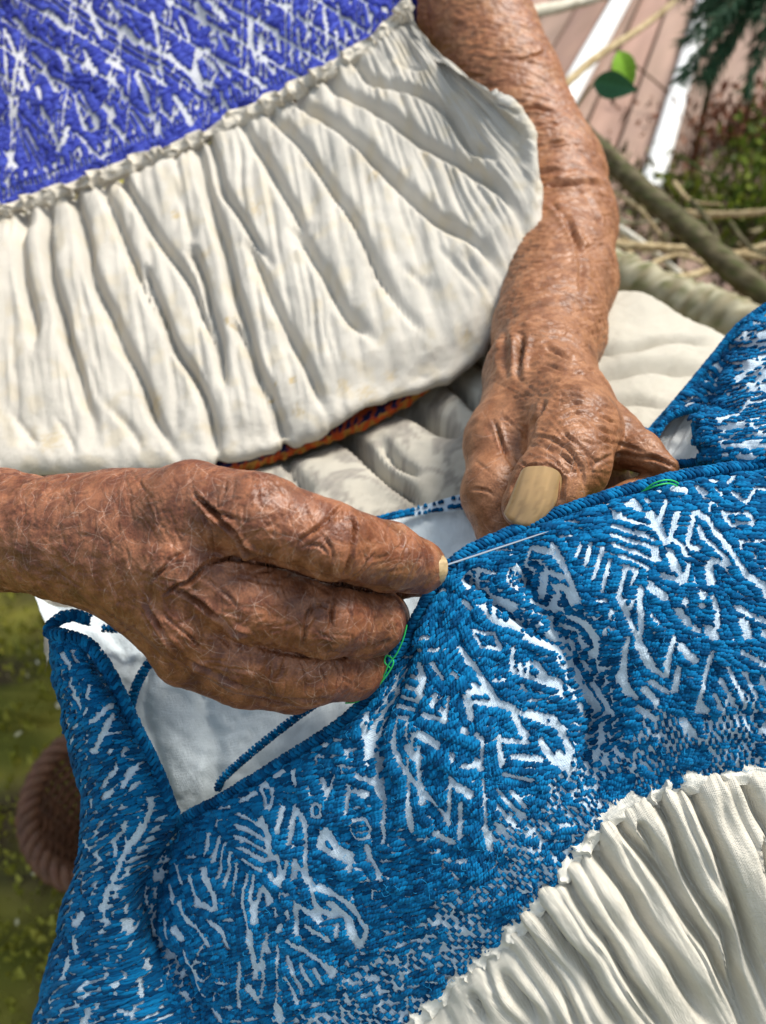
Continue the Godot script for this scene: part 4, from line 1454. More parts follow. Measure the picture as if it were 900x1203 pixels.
	var e := [[4, 584, 869, 620, 872], [6, 584, 869, 589, 896], [6, 602, 888, 636, 892], [4, 591, 909, 625, 917], [4, 568, 918, 570, 971], [3, 584, 928, 602, 949, 616, 960], [3, 600, 929, 616, 947], [3, 584, 947, 604, 969], [3, 581, 967, 596, 980], [8, 569, 973, 576, 996], [4, 420, 911, 440, 922, 451, 940, 450, 990], [4, 424, 930, 432, 934], [4, 585, 865, 588, 900], [4, 605, 835, 660, 855, 670, 890], [7, 635, 870, 652, 895], [7, 657, 884, 668, 904],
		[4, 345, 907, 348, 922], [6, 323, 912, 333, 907], [5, 311, 920, 313, 924], [7, 286, 939, 299, 932], [3, 306, 924, 313, 949], [3, 319, 927, 318, 949], [4, 377, 915, 384, 932], [3, 392, 912, 384, 939], [3.5, 410, 924, 406, 954], [5, 416, 929, 428, 934], [3, 280, 956, 308, 970], [3, 277, 970, 313, 986], [3, 277, 982, 313, 999], [3, 280, 995, 313, 1010], [3, 286, 1010, 308, 1022]]
	var g := [[3, 247, 979, 242, 1003], [3, 257, 984, 251, 1012], [3, 264, 990, 257, 1030], [3, 273, 1000, 264, 1042], [3, 278, 1015, 273, 1053], [6, 308, 961, 316, 981, 318, 1008], [4, 332, 949, 327, 978], [5, 347, 948, 340, 990], [4, 347, 948, 358, 968, 360, 1022], [2.5, 367, 944, 366, 959, 377, 960, 378, 946, 367, 944], [5, 326, 1005, 328, 1022, 330, 1039], [4, 317, 1027, 330, 1039, 338, 1012], [3, 377, 976, 374, 993], [3, 382, 976, 380, 993],
		[6, 384, 976, 396, 995, 413, 1005, 411, 1020], [6, 377, 994, 409, 1010], [6, 347, 1012, 345, 1030], [5, 350, 1017, 365, 1037, 387, 1047, 409, 1059, 431, 1091, 426, 1110], [4, 365, 1034, 370, 1061, 382, 1074], [8, 372, 1069, 394, 1076], [7, 387, 1061, 399, 1069, 409, 1081], [8, 409, 1081, 421, 1113], [5, 348, 1061, 377, 1081], [4, 348, 1061, 348, 1096], [5, 360, 1088, 387, 1103], [4, 396, 1086, 396, 1100], [4, 290, 1027, 285, 1061, 291, 1081, 296, 1127], [3, 299, 1027, 295, 1056], [7, 299, 1061, 300, 1081]]
	var h := [[3, 306, 1044, 301, 1069], [7, 311, 1044, 316, 1059], [4, 323, 1068, 324, 1076], [6, 329, 1087, 329, 1092], [4, 338, 1070, 338, 1080], [3, 313, 1098, 308, 1120], [6, 311, 1110, 314, 1118], [7, 431, 995, 433, 1008], [4, 436, 1010, 448, 1032], [6, 240, 1022, 250, 1047, 255, 1066], [4, 245, 1082, 262, 1096, 268, 1113], [4, 337, 1104, 358, 1119, 394, 1137], [7, 382, 1131, 391, 1143], [3, 326, 1113, 325, 1182], [3, 338, 1125, 355, 1167], [3, 353, 1134, 367, 1158], [3, 370, 1138, 379, 1155], [3, 335, 1146, 349, 1176],
		[8, 325, 1179, 331, 1197], [3, 313, 1101, 301, 1149], [3, 310, 1131, 307, 1170], [5, 295, 1095, 299, 1149], [4, 281, 1131, 280, 1182], [5, 292, 1158, 304, 1179], [5, 250, 1188, 259, 1200], [3, 205, 1015, 214, 1040], [5, 224, 1030, 232, 1062, 250, 1068], [4, 212, 1060, 222, 1082, 246, 1108], [4, 190, 1078, 198, 1104], [6, 205, 1090, 214, 1102], [3, 215, 1118, 232, 1150], [5, 226, 1150, 236, 1172], [3, 244, 1100, 230, 1128], [4, 196, 1040, 204, 1060]]
	whites(f, [a, b, c, d, e, g, h], 0.95)
	for r in [[607, 678], [667, 774], [424, 973], [236, 1141]]:
		ring(f, r[0], r[1], 12.0)
	# small chevrons and bars in even rows where the large figures leave room
	var ax := Vector2(0.76, -0.65)
	var ay := Vector2(0.65, 0.76)
	for i in range(-24, 34):
		for j in range(-14, 16):
			var at_ := Vector2(520, 880) + ax * (i * 17.0) + ay * (j * 19.0 + (8.0 if i % 2 else 0.0))
			if at_.x < 120 or at_.x > 1060 or at_.y < 560 or at_.y > 1290 or noise2.get_noise_2d(at_.x * 0.9, at_.y * 0.9) < -0.12:
				continue
			var free := true
			for a8 in 12:
				var q := at_ + Vector2(cos(a8 * PI / 6.0), sin(a8 * PI / 6.0)) * (8.0 if a8 % 2 else 11.0)
				if f.at(q.x, q.y) > 0.1:
					free = false
			if not free or f.at(at_.x, at_.y) > 0.1:
				continue
			if (i + j) % 3 == 0:
				f.stroke(PackedVector2Array([at_ - ax * 6.0 + ay * 3.0, at_ - ay * 4.0, at_ + ax * 6.0 + ay * 3.0]), 1.9, 1.0, 2)
			elif (i + j) % 3 == 1:
				f.stroke(PackedVector2Array([at_ - ay * 6.0, at_ + ay * 6.0]), 1.8, 1.0, 2)
			else:
				f.stroke(PackedVector2Array([at_ - ax * 5.0 - ay * 4.0, at_ + ax * 5.0 + ay * 4.0]), 1.8, 1.0, 2)
	# further figures beyond the frame
	for i in 60:
		var x := rng.randf_range(915, 1090) if i % 2 else rng.randf_range(100, 470)
		var y := rng.randf_range(560, 860) if i % 2 else rng.randf_range(1215, 1300)
		f.stroke(PackedVector2Array([Vector2(x, y), Vector2(x + rng.randf_range(-16, 16), y + rng.randf_range(8, 24))]), 2.0, 1.0, 2)
	return f

const BLUE := [Color(0.002, 0.078, 0.195), Color(0.004, 0.145, 0.32), Color(0.001, 0.034, 0.095)]

func garment() -> void:
	var gm := thing("embroidered_blouse", "white gathered blouse with blue embroidered band being sewn, spread over her lap", "blouse", Vector3(0.02, 0.5, -0.22))
	# ---- the wide embroidered band
	var bp := Patch.new(rows_from([
		[1080, 515, .262, 1000, 532, .252, 900, 545, .246, 800, 560, .243, 700, 588, .2415, 605, 624, .240, 530, 664, .2395, 476, 752, .237, 420, 834, .241, 340, 890, .250, 262, 938, .260, 206, 970, .272, 158, 1030, .282, 130, 1085, .288, 110, 1150, .293],
		[1080, 610, .246, 1000, 625, .238, 900, 645, .233, 815, 665, .231, 720, 692, .2305, 640, 724, .233, 578, 766, .231, 528, 845, .228, 480, 918, .231, 405, 970, .239, 330, 1015, .247, 272, 1052, .256, 222, 1098, .266, 185, 1140, .276, 150, 1190, .284],
		[1080, 760, .240, 1000, 775, .233, 905, 790, .229, 830, 805, .228, 765, 822, .231, 690, 860, .235, 620, 900, .230, 575, 955, .228, 535, 1020, .231, 470, 1072, .238, 400, 1120, .246, 335, 1165, .254, 285, 1210, .266, 255, 1245, .272, 240, 1280, .278],
		[1080, 890, .244, 1000, 900, .238, 905, 906, .235, 845, 913, .234, 786, 925, .235, 733, 948, .237, 697, 978, .236, 655, 1035, .236, 610, 1088, .239, 550, 1142, .245, 486, 1200, .252, 420, 1255, .259, 350, 1300, .268, 310, 1325, .274, 290, 1350, .28]]))
	var bf := folds(-40, 480, 1120, 1320, [[70, 0.9, 628, 690, 660, 745, 690, 800, 700, 860, 690, 930], [36, 0.45, 205, 960, 180, 1040, 172, 1090, 208, 1150, 240, 1215], [30, 0.6, 470, 780, 440, 860, 445, 930], [26, 0.5, 560, 690, 620, 735, 690, 790]])
	var lift := func(s: float, t: float, v: Vector3) -> float:
		return (bf.at(v.x, v.y) - 1.0) * 0.012 + 0.0012 * noise.get_noise_2d(v.x * 2.2, v.y * 2.2) - 0.006 * smoothstep(0.05, 0.0, t)
	var band := part("embroidered_band", sheet(bp, 300, 90, lift, func(_s: float, _t: float, v: Vector3) -> Color:
		var k := 1.0 + 0.05 * noise.get_noise_2d(v.x * 5.0, v.y * 5.0)
		return Color(0.52 * k, 0.62 * k, 0.70 * k)), M.ground_cloth, gm)
	var mask := band_mask()
	tick("band mask")
	stitches("embroidery", bp, mask, band, {"pitch": 3.0, "lo": 8.0, "hi": 13.0, "lean": 0.22, "t0": 0.0, "rise": lift, "dye": BLUE,
		"speck": func(s: float, t: float, v: Vector3) -> bool:
			# lower border: rows of small white flecks set like bricks, with solid lozenges left between
			if t < 0.74 + 0.05 * sin(s * 60.0) or t > 0.965:
				return false
			var row_ := int(t * 46.0)
			var q := fposmod(s * 112.0 + (0.5 if row_ % 2 else 0.0), 1.0)
			var loz := sin(s * 58.0) * 0.5 + sin(t * 30.0) * 0.5
			return q < 0.43 and loz < 0.55 and noise.get_noise_2d(int(s * 112.0) * 130.0, row_ * 170.0) > -0.28})
	# loose fibres pulled up from the yarn
	var hair := PackedVector3Array()
	for i in 420:
		var s := rng.randf_range(0.12, 0.9)
		var t := rng.randf_range(0.02, 0.98)
		hair.append(Vector3(s, t, rng.randf_range(4.0, 11.0)))
	fibres("yarn_fuzz", bp, hair, lift, Color(0.02, 0.28, 0.55), band)
	var te := PackedVector3Array()
	for i in 360:
		var v := bp.at(lerpf(0.0, 0.80, i / 359.0), 0.0)
		te.append(P(v.x, v.y, v.z + 0.0035))
	bound_edge("bound_edge", te, 0.0016, BLUE, gm)
	# ---- folded flap on the left
	var fp := Patch.new(rows_from([
		[57, 744, .272, 62, 742, .264, 74, 742, .260, 90, 748, .260, 104, 757, .266],
		[68, 812, .272, 76, 812, .259, 96, 812, .252, 120, 814, .251, 142, 824, .262],
		[86, 890, .274, 93, 888, .260, 118, 884, .251, 150, 880, .250, 175, 890, .262],
		[98, 955, .278, 106, 958, .264, 132, 958, .255, 170, 953, .255, 205, 957, .268],
		[78, 1060, .290, 86, 1060, .275, 112, 1060, .265, 145, 1056, .262, 172, 1046, .284],
		[54, 1140, .296, 63, 1140, .282, 100, 1140, .270, 160, 1136, .268, 205, 1120, .284],
		[38, 1210, .300, 48, 1212, .286, 95, 1214, .274, 165, 1212, .270, 245, 1200, .280],
		[14, 1330, .31, 26, 1330, .296, 90, 1330, .284, 170, 1330, .28, 290, 1320, .286]]))
	var frise := func(s: float, t: float, v: Vector3) -> float: return 0.0016 * noise.get_noise_2d(v.x * 1.8, v.y * 1.0)
	var flap := part("folded_flap", sheet(fp, 60, 160, frise, func(_s: float, _t: float, _v: Vector3) -> Color: return Color(0.52, 0.62, 0.70)), M.ground_cloth, gm)
	var fm := Field.new(-40, 680, 320, 1340, 0.0)
	var fa := [[4, 76, 768, 84, 782], [3, 88, 772, 92, 778], [4, 84, 806, 88, 812], [4, 74, 820, 80, 824], [4, 87, 818, 93, 833], [4, 106, 806, 100, 820], [4, 104, 830, 98, 840], [5, 128, 830, 110, 848], [4, 133, 840, 124, 858, 112, 884], [4, 126, 860, 140, 860], [3, 148, 878, 142, 890, 152, 892], [4, 136, 902, 128, 912, 118, 926], [6, 158, 902, 150, 912], [4, 150, 912, 144, 924], [6, 162, 918, 156, 924],
		[5, 124, 934, 132, 928], [4, 126, 946, 148, 946], [5, 174, 936, 176, 950, 166, 972, 154, 990], [3, 148, 964, 142, 980, 132, 990], [3, 146, 984, 152, 1000], [3, 132, 990, 136, 1006], [3.5, 148, 996, 136, 1026, 120, 1068], [3, 110, 1004, 116, 1010], [5, 82, 872, 86, 868]]
	var fb := [[4, 128, 1060, 132, 1062], [5, 124, 1078, 127, 1082], [6, 146, 1084, 150, 1090], [4, 96, 1072, 90, 1086], [3, 88, 1100, 86, 1114], [4, 80, 1126, 76, 1146], [4, 170, 1126, 172, 1138], [4, 164, 1148, 166, 1172], [5, 158, 1182, 154, 1198], [5, 104, 1184, 100, 1200], [3, 188, 1060, 182, 1076], [3, 190, 1110, 198, 1160], [4, 180, 1030, 176, 1048], [3, 170, 1066, 166, 1076]]
	whites(fm, [fa, fb], 0.7)
	for i in 620:
		var y := rng.randf_range(985, 1320) if i % 5 else rng.randf_range(760, 1000)
		var x := rng.randf_range(40, 240) if y > 1000 else rng.randf_range(70, 110)
		fm.stroke(PackedVector2Array([Vector2(x, y), Vector2(x + rng.randf_range(-1, 3), y + rng.randf_range(0, 4))]), rng.randf_range(0.9, 1.6), 1.0, 2)
	for i in 9:      # the ladder of bars along the lower edge
		fm.stroke(PackedVector2Array([Vector2(190 - i * 6.5, 958 + i * 11.0), Vector2(180 - i * 6.5, 964 + i * 11.0)]), 1.6, 1.0, 2)
	stitches("embroidery", fp, fm, flap, {"pitch": 3.0, "lo": 7.0, "hi": 15.0, "lean": 0.25, "t0": 0.0, "rise": frise, "dye": BLUE})
	var roll := smooth_cord([105, 728, .268, 86, 723, .268, 68, 728, .266, 58, 742, .264, 76, 746, .258, 104, 757, .258, 126, 786, .256, 146, 826, .256, 166, 868, .256, 184, 905, .258, 204, 956, .265])
	bound_edge("flap_edge", roll, 0.0016, BLUE, gm)
	# ---- the back of the neckline: white cloth seen through the opening
	var lp := Patch.new(rows_from([
		[40, 700, .310, 64, 712, .305, 110, 712, .300, 250, 690, .310, 400, 626, .314, 470, 607, .314, 552, 588, .312, 650, 600, .312],
		[58, 742, .290, 72, 752, .288, 150, 770, .290, 260, 762, .296, 400, 702, .300, 480, 680, .297, 560, 652, .294, 660, 665, .292],
		[95, 830, .284, 112, 850, .284, 185, 868, .288, 290, 850, .290, 400, 802, .286, 500, 742, .278, 580, 704, .270, 660, 705, .27],
		[150, 960, .296, 182, 975, .294, 232, 972, .290, 312, 930, .279, 420, 880, .268, 520, 800, .262, 600, 770, .258, 690, 770, .258],
		[200, 1040, .300, 230, 1040, .298, 280, 1020, .292, 350, 980, .282, 450, 930, .272, 550, 850, .266, 630, 820, .262, 720, 820, .262]]))
	var lf := folds(20, 660, 700, 1060, [[30, 0.7, 170, 800, 168, 830, 175, 870, 195, 930], [24, 0.6, 96, 738, 108, 760, 116, 790], [40, 0.6, 240, 830, 250, 890, 240, 960], [30, 0.5, 500, 650, 520, 640, 548, 632], [26, 0.4, 120, 735, 140, 760, 150, 790]])
	part("lining", sheet(lp, 150, 90,
		func(s: float, t: float, v: Vector3) -> float: return (lf.at(v.x, v.y) - 1.0) * 0.006 + 0.0015 * noise.get_noise_2d(v.x * 1.2, v.y * 1.2) + 0.0006 * noise.get_noise_2d(v.x * 5.0, v.y * 5.0),
		func(_s: float, _t: float, _v: Vector3) -> Color: return Color(0.62, 0.68, 0.70)), M.cotton, gm)
	var far_strip := Patch.new(rows_from([
		[420, 620, .3115, 446, 608, .3105, 490, 596, .3095, 540, 581, .3085, 600, 570, .308],
		[420, 623, .3105, 450, 613, .309, 494, 605, .3075, 548, 598, .306, 600, 592, .305]]))
	var fs := part("far_neck_edge", sheet(far_strip, 60, 6, func(_s: float, _t: float, _v: Vector3) -> float: return 0.0, func(_s: float, _t: float, _v: Vector3) -> Color: return Color(0.52, 0.62, 0.70)), M.ground_cloth, gm)
	var none := Field.new(400, 550, 640, 640, 0.0)
	for i in 60:
		var p := Vector2(rng.randf_range(480, 560), 0)
		p.y = 603.0 - (p.x - 480.0) * 0.24 + rng.randf_range(-5, 5)
		none.stroke(PackedVector2Array([p, p + Vector2(1, 1)]), 1.0, 1.0, 2)
	stitches("embroidery", far_strip, none, fs, {"pitch": 3.4, "lo": 4.0, "hi": 8.0, "lean": 0.2, "t0": 0.0, "rise": func(_s: float, _t: float, _v: Vector3) -> float: return 0.0, "dye": BLUE})
	bound_edge("seam_cord", smooth_cord([153, 834, .280, 158, 812, .280, 168, 790, .282, 182, 770, .284, 196, 748, .287]), 0.0013, BLUE, gm, 1.3)
	bound_edge("seam_cord", smooth_cord([256, 926, .274, 262, 914, .273, 285, 893, .272, 315, 868, .271, 346, 844, .270, 380, 820, .268]), 0.0011, BLUE, gm, 1.4)
	bound_edge("seam_cord", smooth_cord([122, 738, .284, 150, 741, .285, 172, 750, .287]), 0.0011, BLUE, gm, 1.5)
	right_fold(gm)
	skirt_of_blouse(gm, bp, lift)

func smooth_cord(a: Array) -> PackedVector3Array:
	var q := []
	for i in range(0, a.size(), 3):
		q.append(P(a[i], a[i + 1], a[i + 2]))
	return curve3(q, 10)

func fibres(called: String, p: Patch, at: PackedVector3Array, lift: Callable, c: Color, parent: Node3D) -> void:
	var st := SurfaceTool.new()
	var made := false
	for h in at:
		var v := p.at(h.x, h.y)
		var n := sheet_normal(p, h.x, h.y)
		var q: Vector3 = PV(v) + n * (lift.call(h.x, h.y, v) + 0.0011)
		var u := v.z / F
		var dir := Vector3(rng.randf_range(-1, 1), rng.randf_range(-1, 1), rng.randf_range(-1, 1)).normalized()
		dir = (dir - n * dir.dot(n)).normalized()
		var pts := [q, q + dir * u * h.z * 0.5 + n * 0.0006, q + dir.rotated(n, 0.7) * u * h.z + n * 0.0002]
		var m := tube(curve3(pts, 3), evenly(0.00007, 0.00004, 7), 3, 0.0, 1.0, func(_q: Vector3) -> Color: return c)
		st.append_from(m, 0, Transform3D.IDENTITY)
		made = true
	if made:
		var o := part(called, st.commit(), M.yarn, parent)
		o.set_meta("kind", "stuff")

func right_fold(gm: Node3D) -> void:
	var p := Patch.new(rows_from([
		[878, 372, .320, 888, 372, .310, 912, 366, .304, 960, 362, .304, 1060, 350, .31],
		[866, 396, .306, 876, 398, .296, 905, 394, .290, 960, 390, .288, 1060, 380, .29],
		[850, 440, .292, 862, 440, .282, 898, 434, .275, 960, 428, .273, 1060, 420, .275],
		[832, 474, .282, 846, 474, .271, 890, 470, .262, 960, 464, .260, 1060, 460, .262],
		[818, 496, .272, 832, 500, .262, 880, 504, .252, 960, 502, .249, 1060, 500, .25],
		[826, 530, .266, 838, 534, .256, 885, 538, .248, 960, 536, .246, 1060, 530, .248],
		[836, 556, .264, 850, 562, .256, 890, 566, .251, 960, 562, .25, 1060, 555, .252]]))
	var rise := func(s: float, t: float, v: Vector3) -> float: return 0.0035 * noise.get_noise_2d(v.x * 0.5, v.y * 2.6) + 0.001 * noise.get_noise_2d(v.x * 3.0, v.y * 3.0)
	var o := part("turned_sleeve_edge", sheet(p, 90, 120, rise, func(_s: float, _t: float, _v: Vector3) -> Color: return Color(0.52, 0.62, 0.70)), M.ground_cloth, gm)
	var f := Field.new(700, 330, 1080, 600, 0.0)
	var a := [[5, 886, 380, 900, 384], [4, 872, 398, 880, 394], [3, 868, 420, 885, 416, 900, 416], [4, 864, 434, 880, 430, 894, 424], [5, 866, 446, 878, 436, 900, 430, 930, 430], [4, 880, 452, 900, 442, 920, 440], [4, 852, 486, 866, 480, 880, 470, 900, 468, 940, 466], [4, 846, 496, 858, 488], [5, 844, 506, 858, 502, 872, 500],
		[3, 884, 500, 900, 508, 920, 512], [5, 848, 518, 862, 517], [5, 878, 518, 888, 520], [3, 852, 526, 900, 525, 950, 524], [4, 854, 535, 855, 536], [3, 868, 538, 888, 536], [3, 882, 490, 900, 494], [4, 890, 398, 902, 400], [4, 896, 452, 930, 456]]
	whites(f, [a], 0.9)
	for i in 70:
		var q := Vector2(rng.randf_range(840, 1060), rng.randf_range(370, 560))
		f.stroke(PackedVector2Array([q, q + Vector2(rng.randf_range(2, 12), rng.randf_range(-2, 2))]), rng.randf_range(0.9, 1.7), 1.0, 2)
	stitches("embroidery", p, f, o, {"pitch": 2.9, "lo": 7.0, "hi": 16.0, "lean": 0.3, "t0": 0.0, "rise": rise, "dye": BLUE})
	var q := Patch.new(rows_from([
		[902, 360, .318, 892, 370, .316, 884, 384, .312, 878, 398, .308],
		[868, 384, .318, 868, 396, .315, 868, 412, .310, 866, 424, .304],
		[838, 420, .314, 844, 430, .311, 850, 444, .306, 852, 456, .299],
		[802, 464, .306, 811, 468, .303, 821, 472, .298, 830, 476, .291],
		[778, 490, .300, 782, 488, .297, 786, 486, .293, 791, 485, .289],
		[762, 516, .292, 764, 516, .290, 768, 517, .287, 772, 518, .285]]))
	var o2 := part("turned_back_strip", sheet(q, 24, 80, rise, func(_s: float, _t: float, _v: Vector3) -> Color: return Color(0.52, 0.62, 0.70)), M.ground_cloth, gm)
	var g := Field.new(740, 340, 930, 560, 0.0)
	whites(g, [[[4, 800, 492, 806, 480, 818, 482], [4, 838, 428, 848, 436, 846, 448], [4, 856, 404, 858, 416], [3, 812, 484, 822, 486], [3, 842, 444, 840, 452], [2, 830, 470, 836, 472]]], 0.2)
	stitches("embroidery", q, g, o2, {"pitch": 3.6, "lo": 5.0, "hi": 10.0, "lean": 0.2, "t0": 0.0, "rise": rise, "dye": BLUE})
	bound_edge("strip_edge", smooth_cord([758, 526, .286, 764, 510, .292, 780, 490, .300, 804, 462, .306, 840, 418, .314, 870, 382, .318, 904, 358, .318]), 0.0012, BLUE, gm)
	bound_edge("strip_edge", smooth_cord([770, 512, .287, 784, 492, .289, 806, 483, .288, 830, 480, .283]), 0.0011, BLUE, gm)
	bound_edge("strip_edge", smooth_cord([826, 486, .272, 819, 498, .270, 820, 514, .268, 827, 530, .265, 832, 546, .264]), 0.0012, BLUE, gm)
	bound_edge("strip_edge", smooth_cord([768, 550, .272, 790, 546, .270, 812, 544, .268, 832, 543, .264]), 0.0012, BLUE, gm)
	var lp := Patch.new(rows_from([
		[752, 520, .296, 780, 488, .300, 815, 474, .300, 850, 470, .298],
		[750, 540, .290, 780, 520, .294, 812, 512, .292, 850, 508, .288],
		[750, 566, .276, 780, 556, .276, 815, 552, .275, 850, 550, .274],
		[750, 590, .270, 780, 580, .270, 815, 575, .270, 850, 570, .270]]))
	part("sleeve_lining", sheet(lp, 40, 40,
		func(_s: float, _t: float, v: Vector3) -> float: return 0.002 * noise.get_noise_2d(v.x * 3.0 + v.y * 2.0, v.y * 1.2),
		func(_s: float, _t: float, _v: Vector3) -> Color: return Color(0.62, 0.63, 0.62)), M.cotton, gm)

func skirt_of_blouse(gm: Node3D, bp: Patch, lift: Callable) -> void:
	var fl := folds(420, 860, 1100, 1420, [
		[34, 0.9, 700, 1000, 709, 1015, 741, 1062, 779, 1123, 830, 1205], [31, 1.0, 730, 972, 737, 983, 769, 1020, 797, 1062, 825, 1104, 853, 1160, 880, 1230], [25, 0.9, 775, 950, 783, 969, 807, 1034, 849, 1099, 870, 1185, 890, 1240],
		[28, 1.0, 815, 938, 825, 959, 853, 1029, 877, 1113, 900, 1180], [25, 0.8, 672, 1048, 681, 1067, 713, 1113, 770, 1195, 790, 1230], [25, 0.9, 640, 1078, 653, 1099, 685, 1141, 735, 1215], [25, 0.8, 582, 1130, 592, 1146, 640, 1210], [25, 0.8, 870, 922, 886, 950, 912, 1000, 930, 1060],
		[22, 0.7, 760, 985, 790, 1040, 815, 1085], [20, 0.7, 548, 1160, 575, 1200], [25, 0.8, 900, 1010, 915, 1080, 925, 1160], [20, 0.6, 620, 1100, 650, 1150, 680, 1200]])
	var rows := [[], [], [], [], []]
	for i in 11:
		var s := lerpf(0.0, 0.83, i / 10.0)
		var v := bp.at(s, 1.0)
		var ang := lerpf(1.25, 0.85, i / 10.0)
		var dir := Vector2(cos(ang), sin(ang))
		for k in 5:
			var u: float = [-4.0, 20.0, 110.0, 240.0, 420.0][k]
			var q := Vector2(v.x, v.y) + dir * u
			rows[k].append(Vector3(q.x, q.y, v.z + [.003, -.002, -.002, .006, .03][k]))
	var p := Patch.new(rows)
	for k in 30:
		var s0 := (k + rng.randf_range(0.1, 0.9)) / 30.0
		var q := PackedVector2Array()
		var t2 := rng.randf_range(0.45, 0.95)
		for e in 8:
			var v := p.at(s0 + 0.005 * sin(e * 0.9 + k), lerpf(0.0, t2, e / 7.0))
			q.append(Vector2(v.x, v.y))
		fl.stroke(q, rng.randf_range(9.0, 20.0), rng.randf_range(0.05, 0.24), 0, true)
	part("gathered_skirt", sheet(p, 260, 160,
		func(s: float, t: float, v: Vector3) -> float:
			return (fl.at(v.x, v.y) - 0.75) * 0.0080 * smoothstep(0.0, 0.12, t) + lerpf(0.0022, 0.0005, smoothstep(0.05, 0.3, t)) * noise.get_noise_2d(s * 2600.0, t * 220.0) + 0.0016 * noise2.get_noise_2d(v.x * 0.9, v.y * 0.9),
		func(s: float, t: float, v: Vector3) -> Color:
			var k := 1.0 + 0.05 * noise.get_noise_2d(v.x * 2.0, v.y * 2.0)
			return Color(0.56 * k, 0.52 * k, 0.435 * k)), M.gauze, gm)
	for rr in 2:
		var edge := PackedVector3Array()
		for i in 2600:
			var s := i / 2599.0
			var v := p.at(s, [0.004, 0.026][rr])
			edge.append(P(v.x, v.y, v.z - [.0022, .0026][rr]))
		frill("gathering", edge, [0.0024, 0.0034][rr], [0.0052, 0.0070][rr], Color(0.64, 0.61, 0.54), gm, M.gauze, 0.55)

func small_things() -> void:
	# needle through the edge
	var a := P(524, 664, .2345)
	var b := P(645, 624, .2335)
	var nd := thing("needle", "thin steel sewing needle lying through the blue edge beside the fingertip", "needle", a)
	var steel := mat(Color(0.72, 0.73, 0.75), 0.18)
	steel.metallic = 1.0
	part("shaft", tube(PackedVector3Array([a, a.lerp(b, 0.5), a.lerp(b, 0.9), b]), PackedFloat32Array([0.00032, 0.00032, 0.00024, 0.00003]), 10), steel, nd)
	# green thread
	var green := vmat(0.5, 0.4)
	var loops := [
		["bright green sewing thread looped over the edge beside the bent forefinger", [757, 576, .243, 768, 568, .239, 782, 564, .238, 794, 566, .240, 802, 574, .243], [754, 578, .244, 770, 571, .2385, 786, 568, .2385, 798, 572, .242]],
		["green thread tail hanging under the little finger at the cloth edge", [478, 734, .2335, 474, 750, .2335, 466, 768, .2345, 457, 780, .2355, 452, 792, .2365, 447, 800, .237, 436, 812, .2385, 420, 824, .241, 406, 826, .246], [460, 786, .2355, 452, 778, .2365, 455, 770, .2365, 462, 780, .235, 444, 806, .237, 424, 818, .240, 408, 820, .246]]]
	for l in loops:
		var t := thing("green_thread", l[0], "thread", P(l[1][0], l[1][1], l[1][2]))
		for k in [1, 2]:
			var pts := smooth_cord(l[k])
			part("strand", tube(pts, evenly(0.00024, 0.00024, pts.size()), 7, 0.0, 1.0, func(_p: Vector3) -> Color: return Color(0.02, 0.42, 0.10)), green, t)

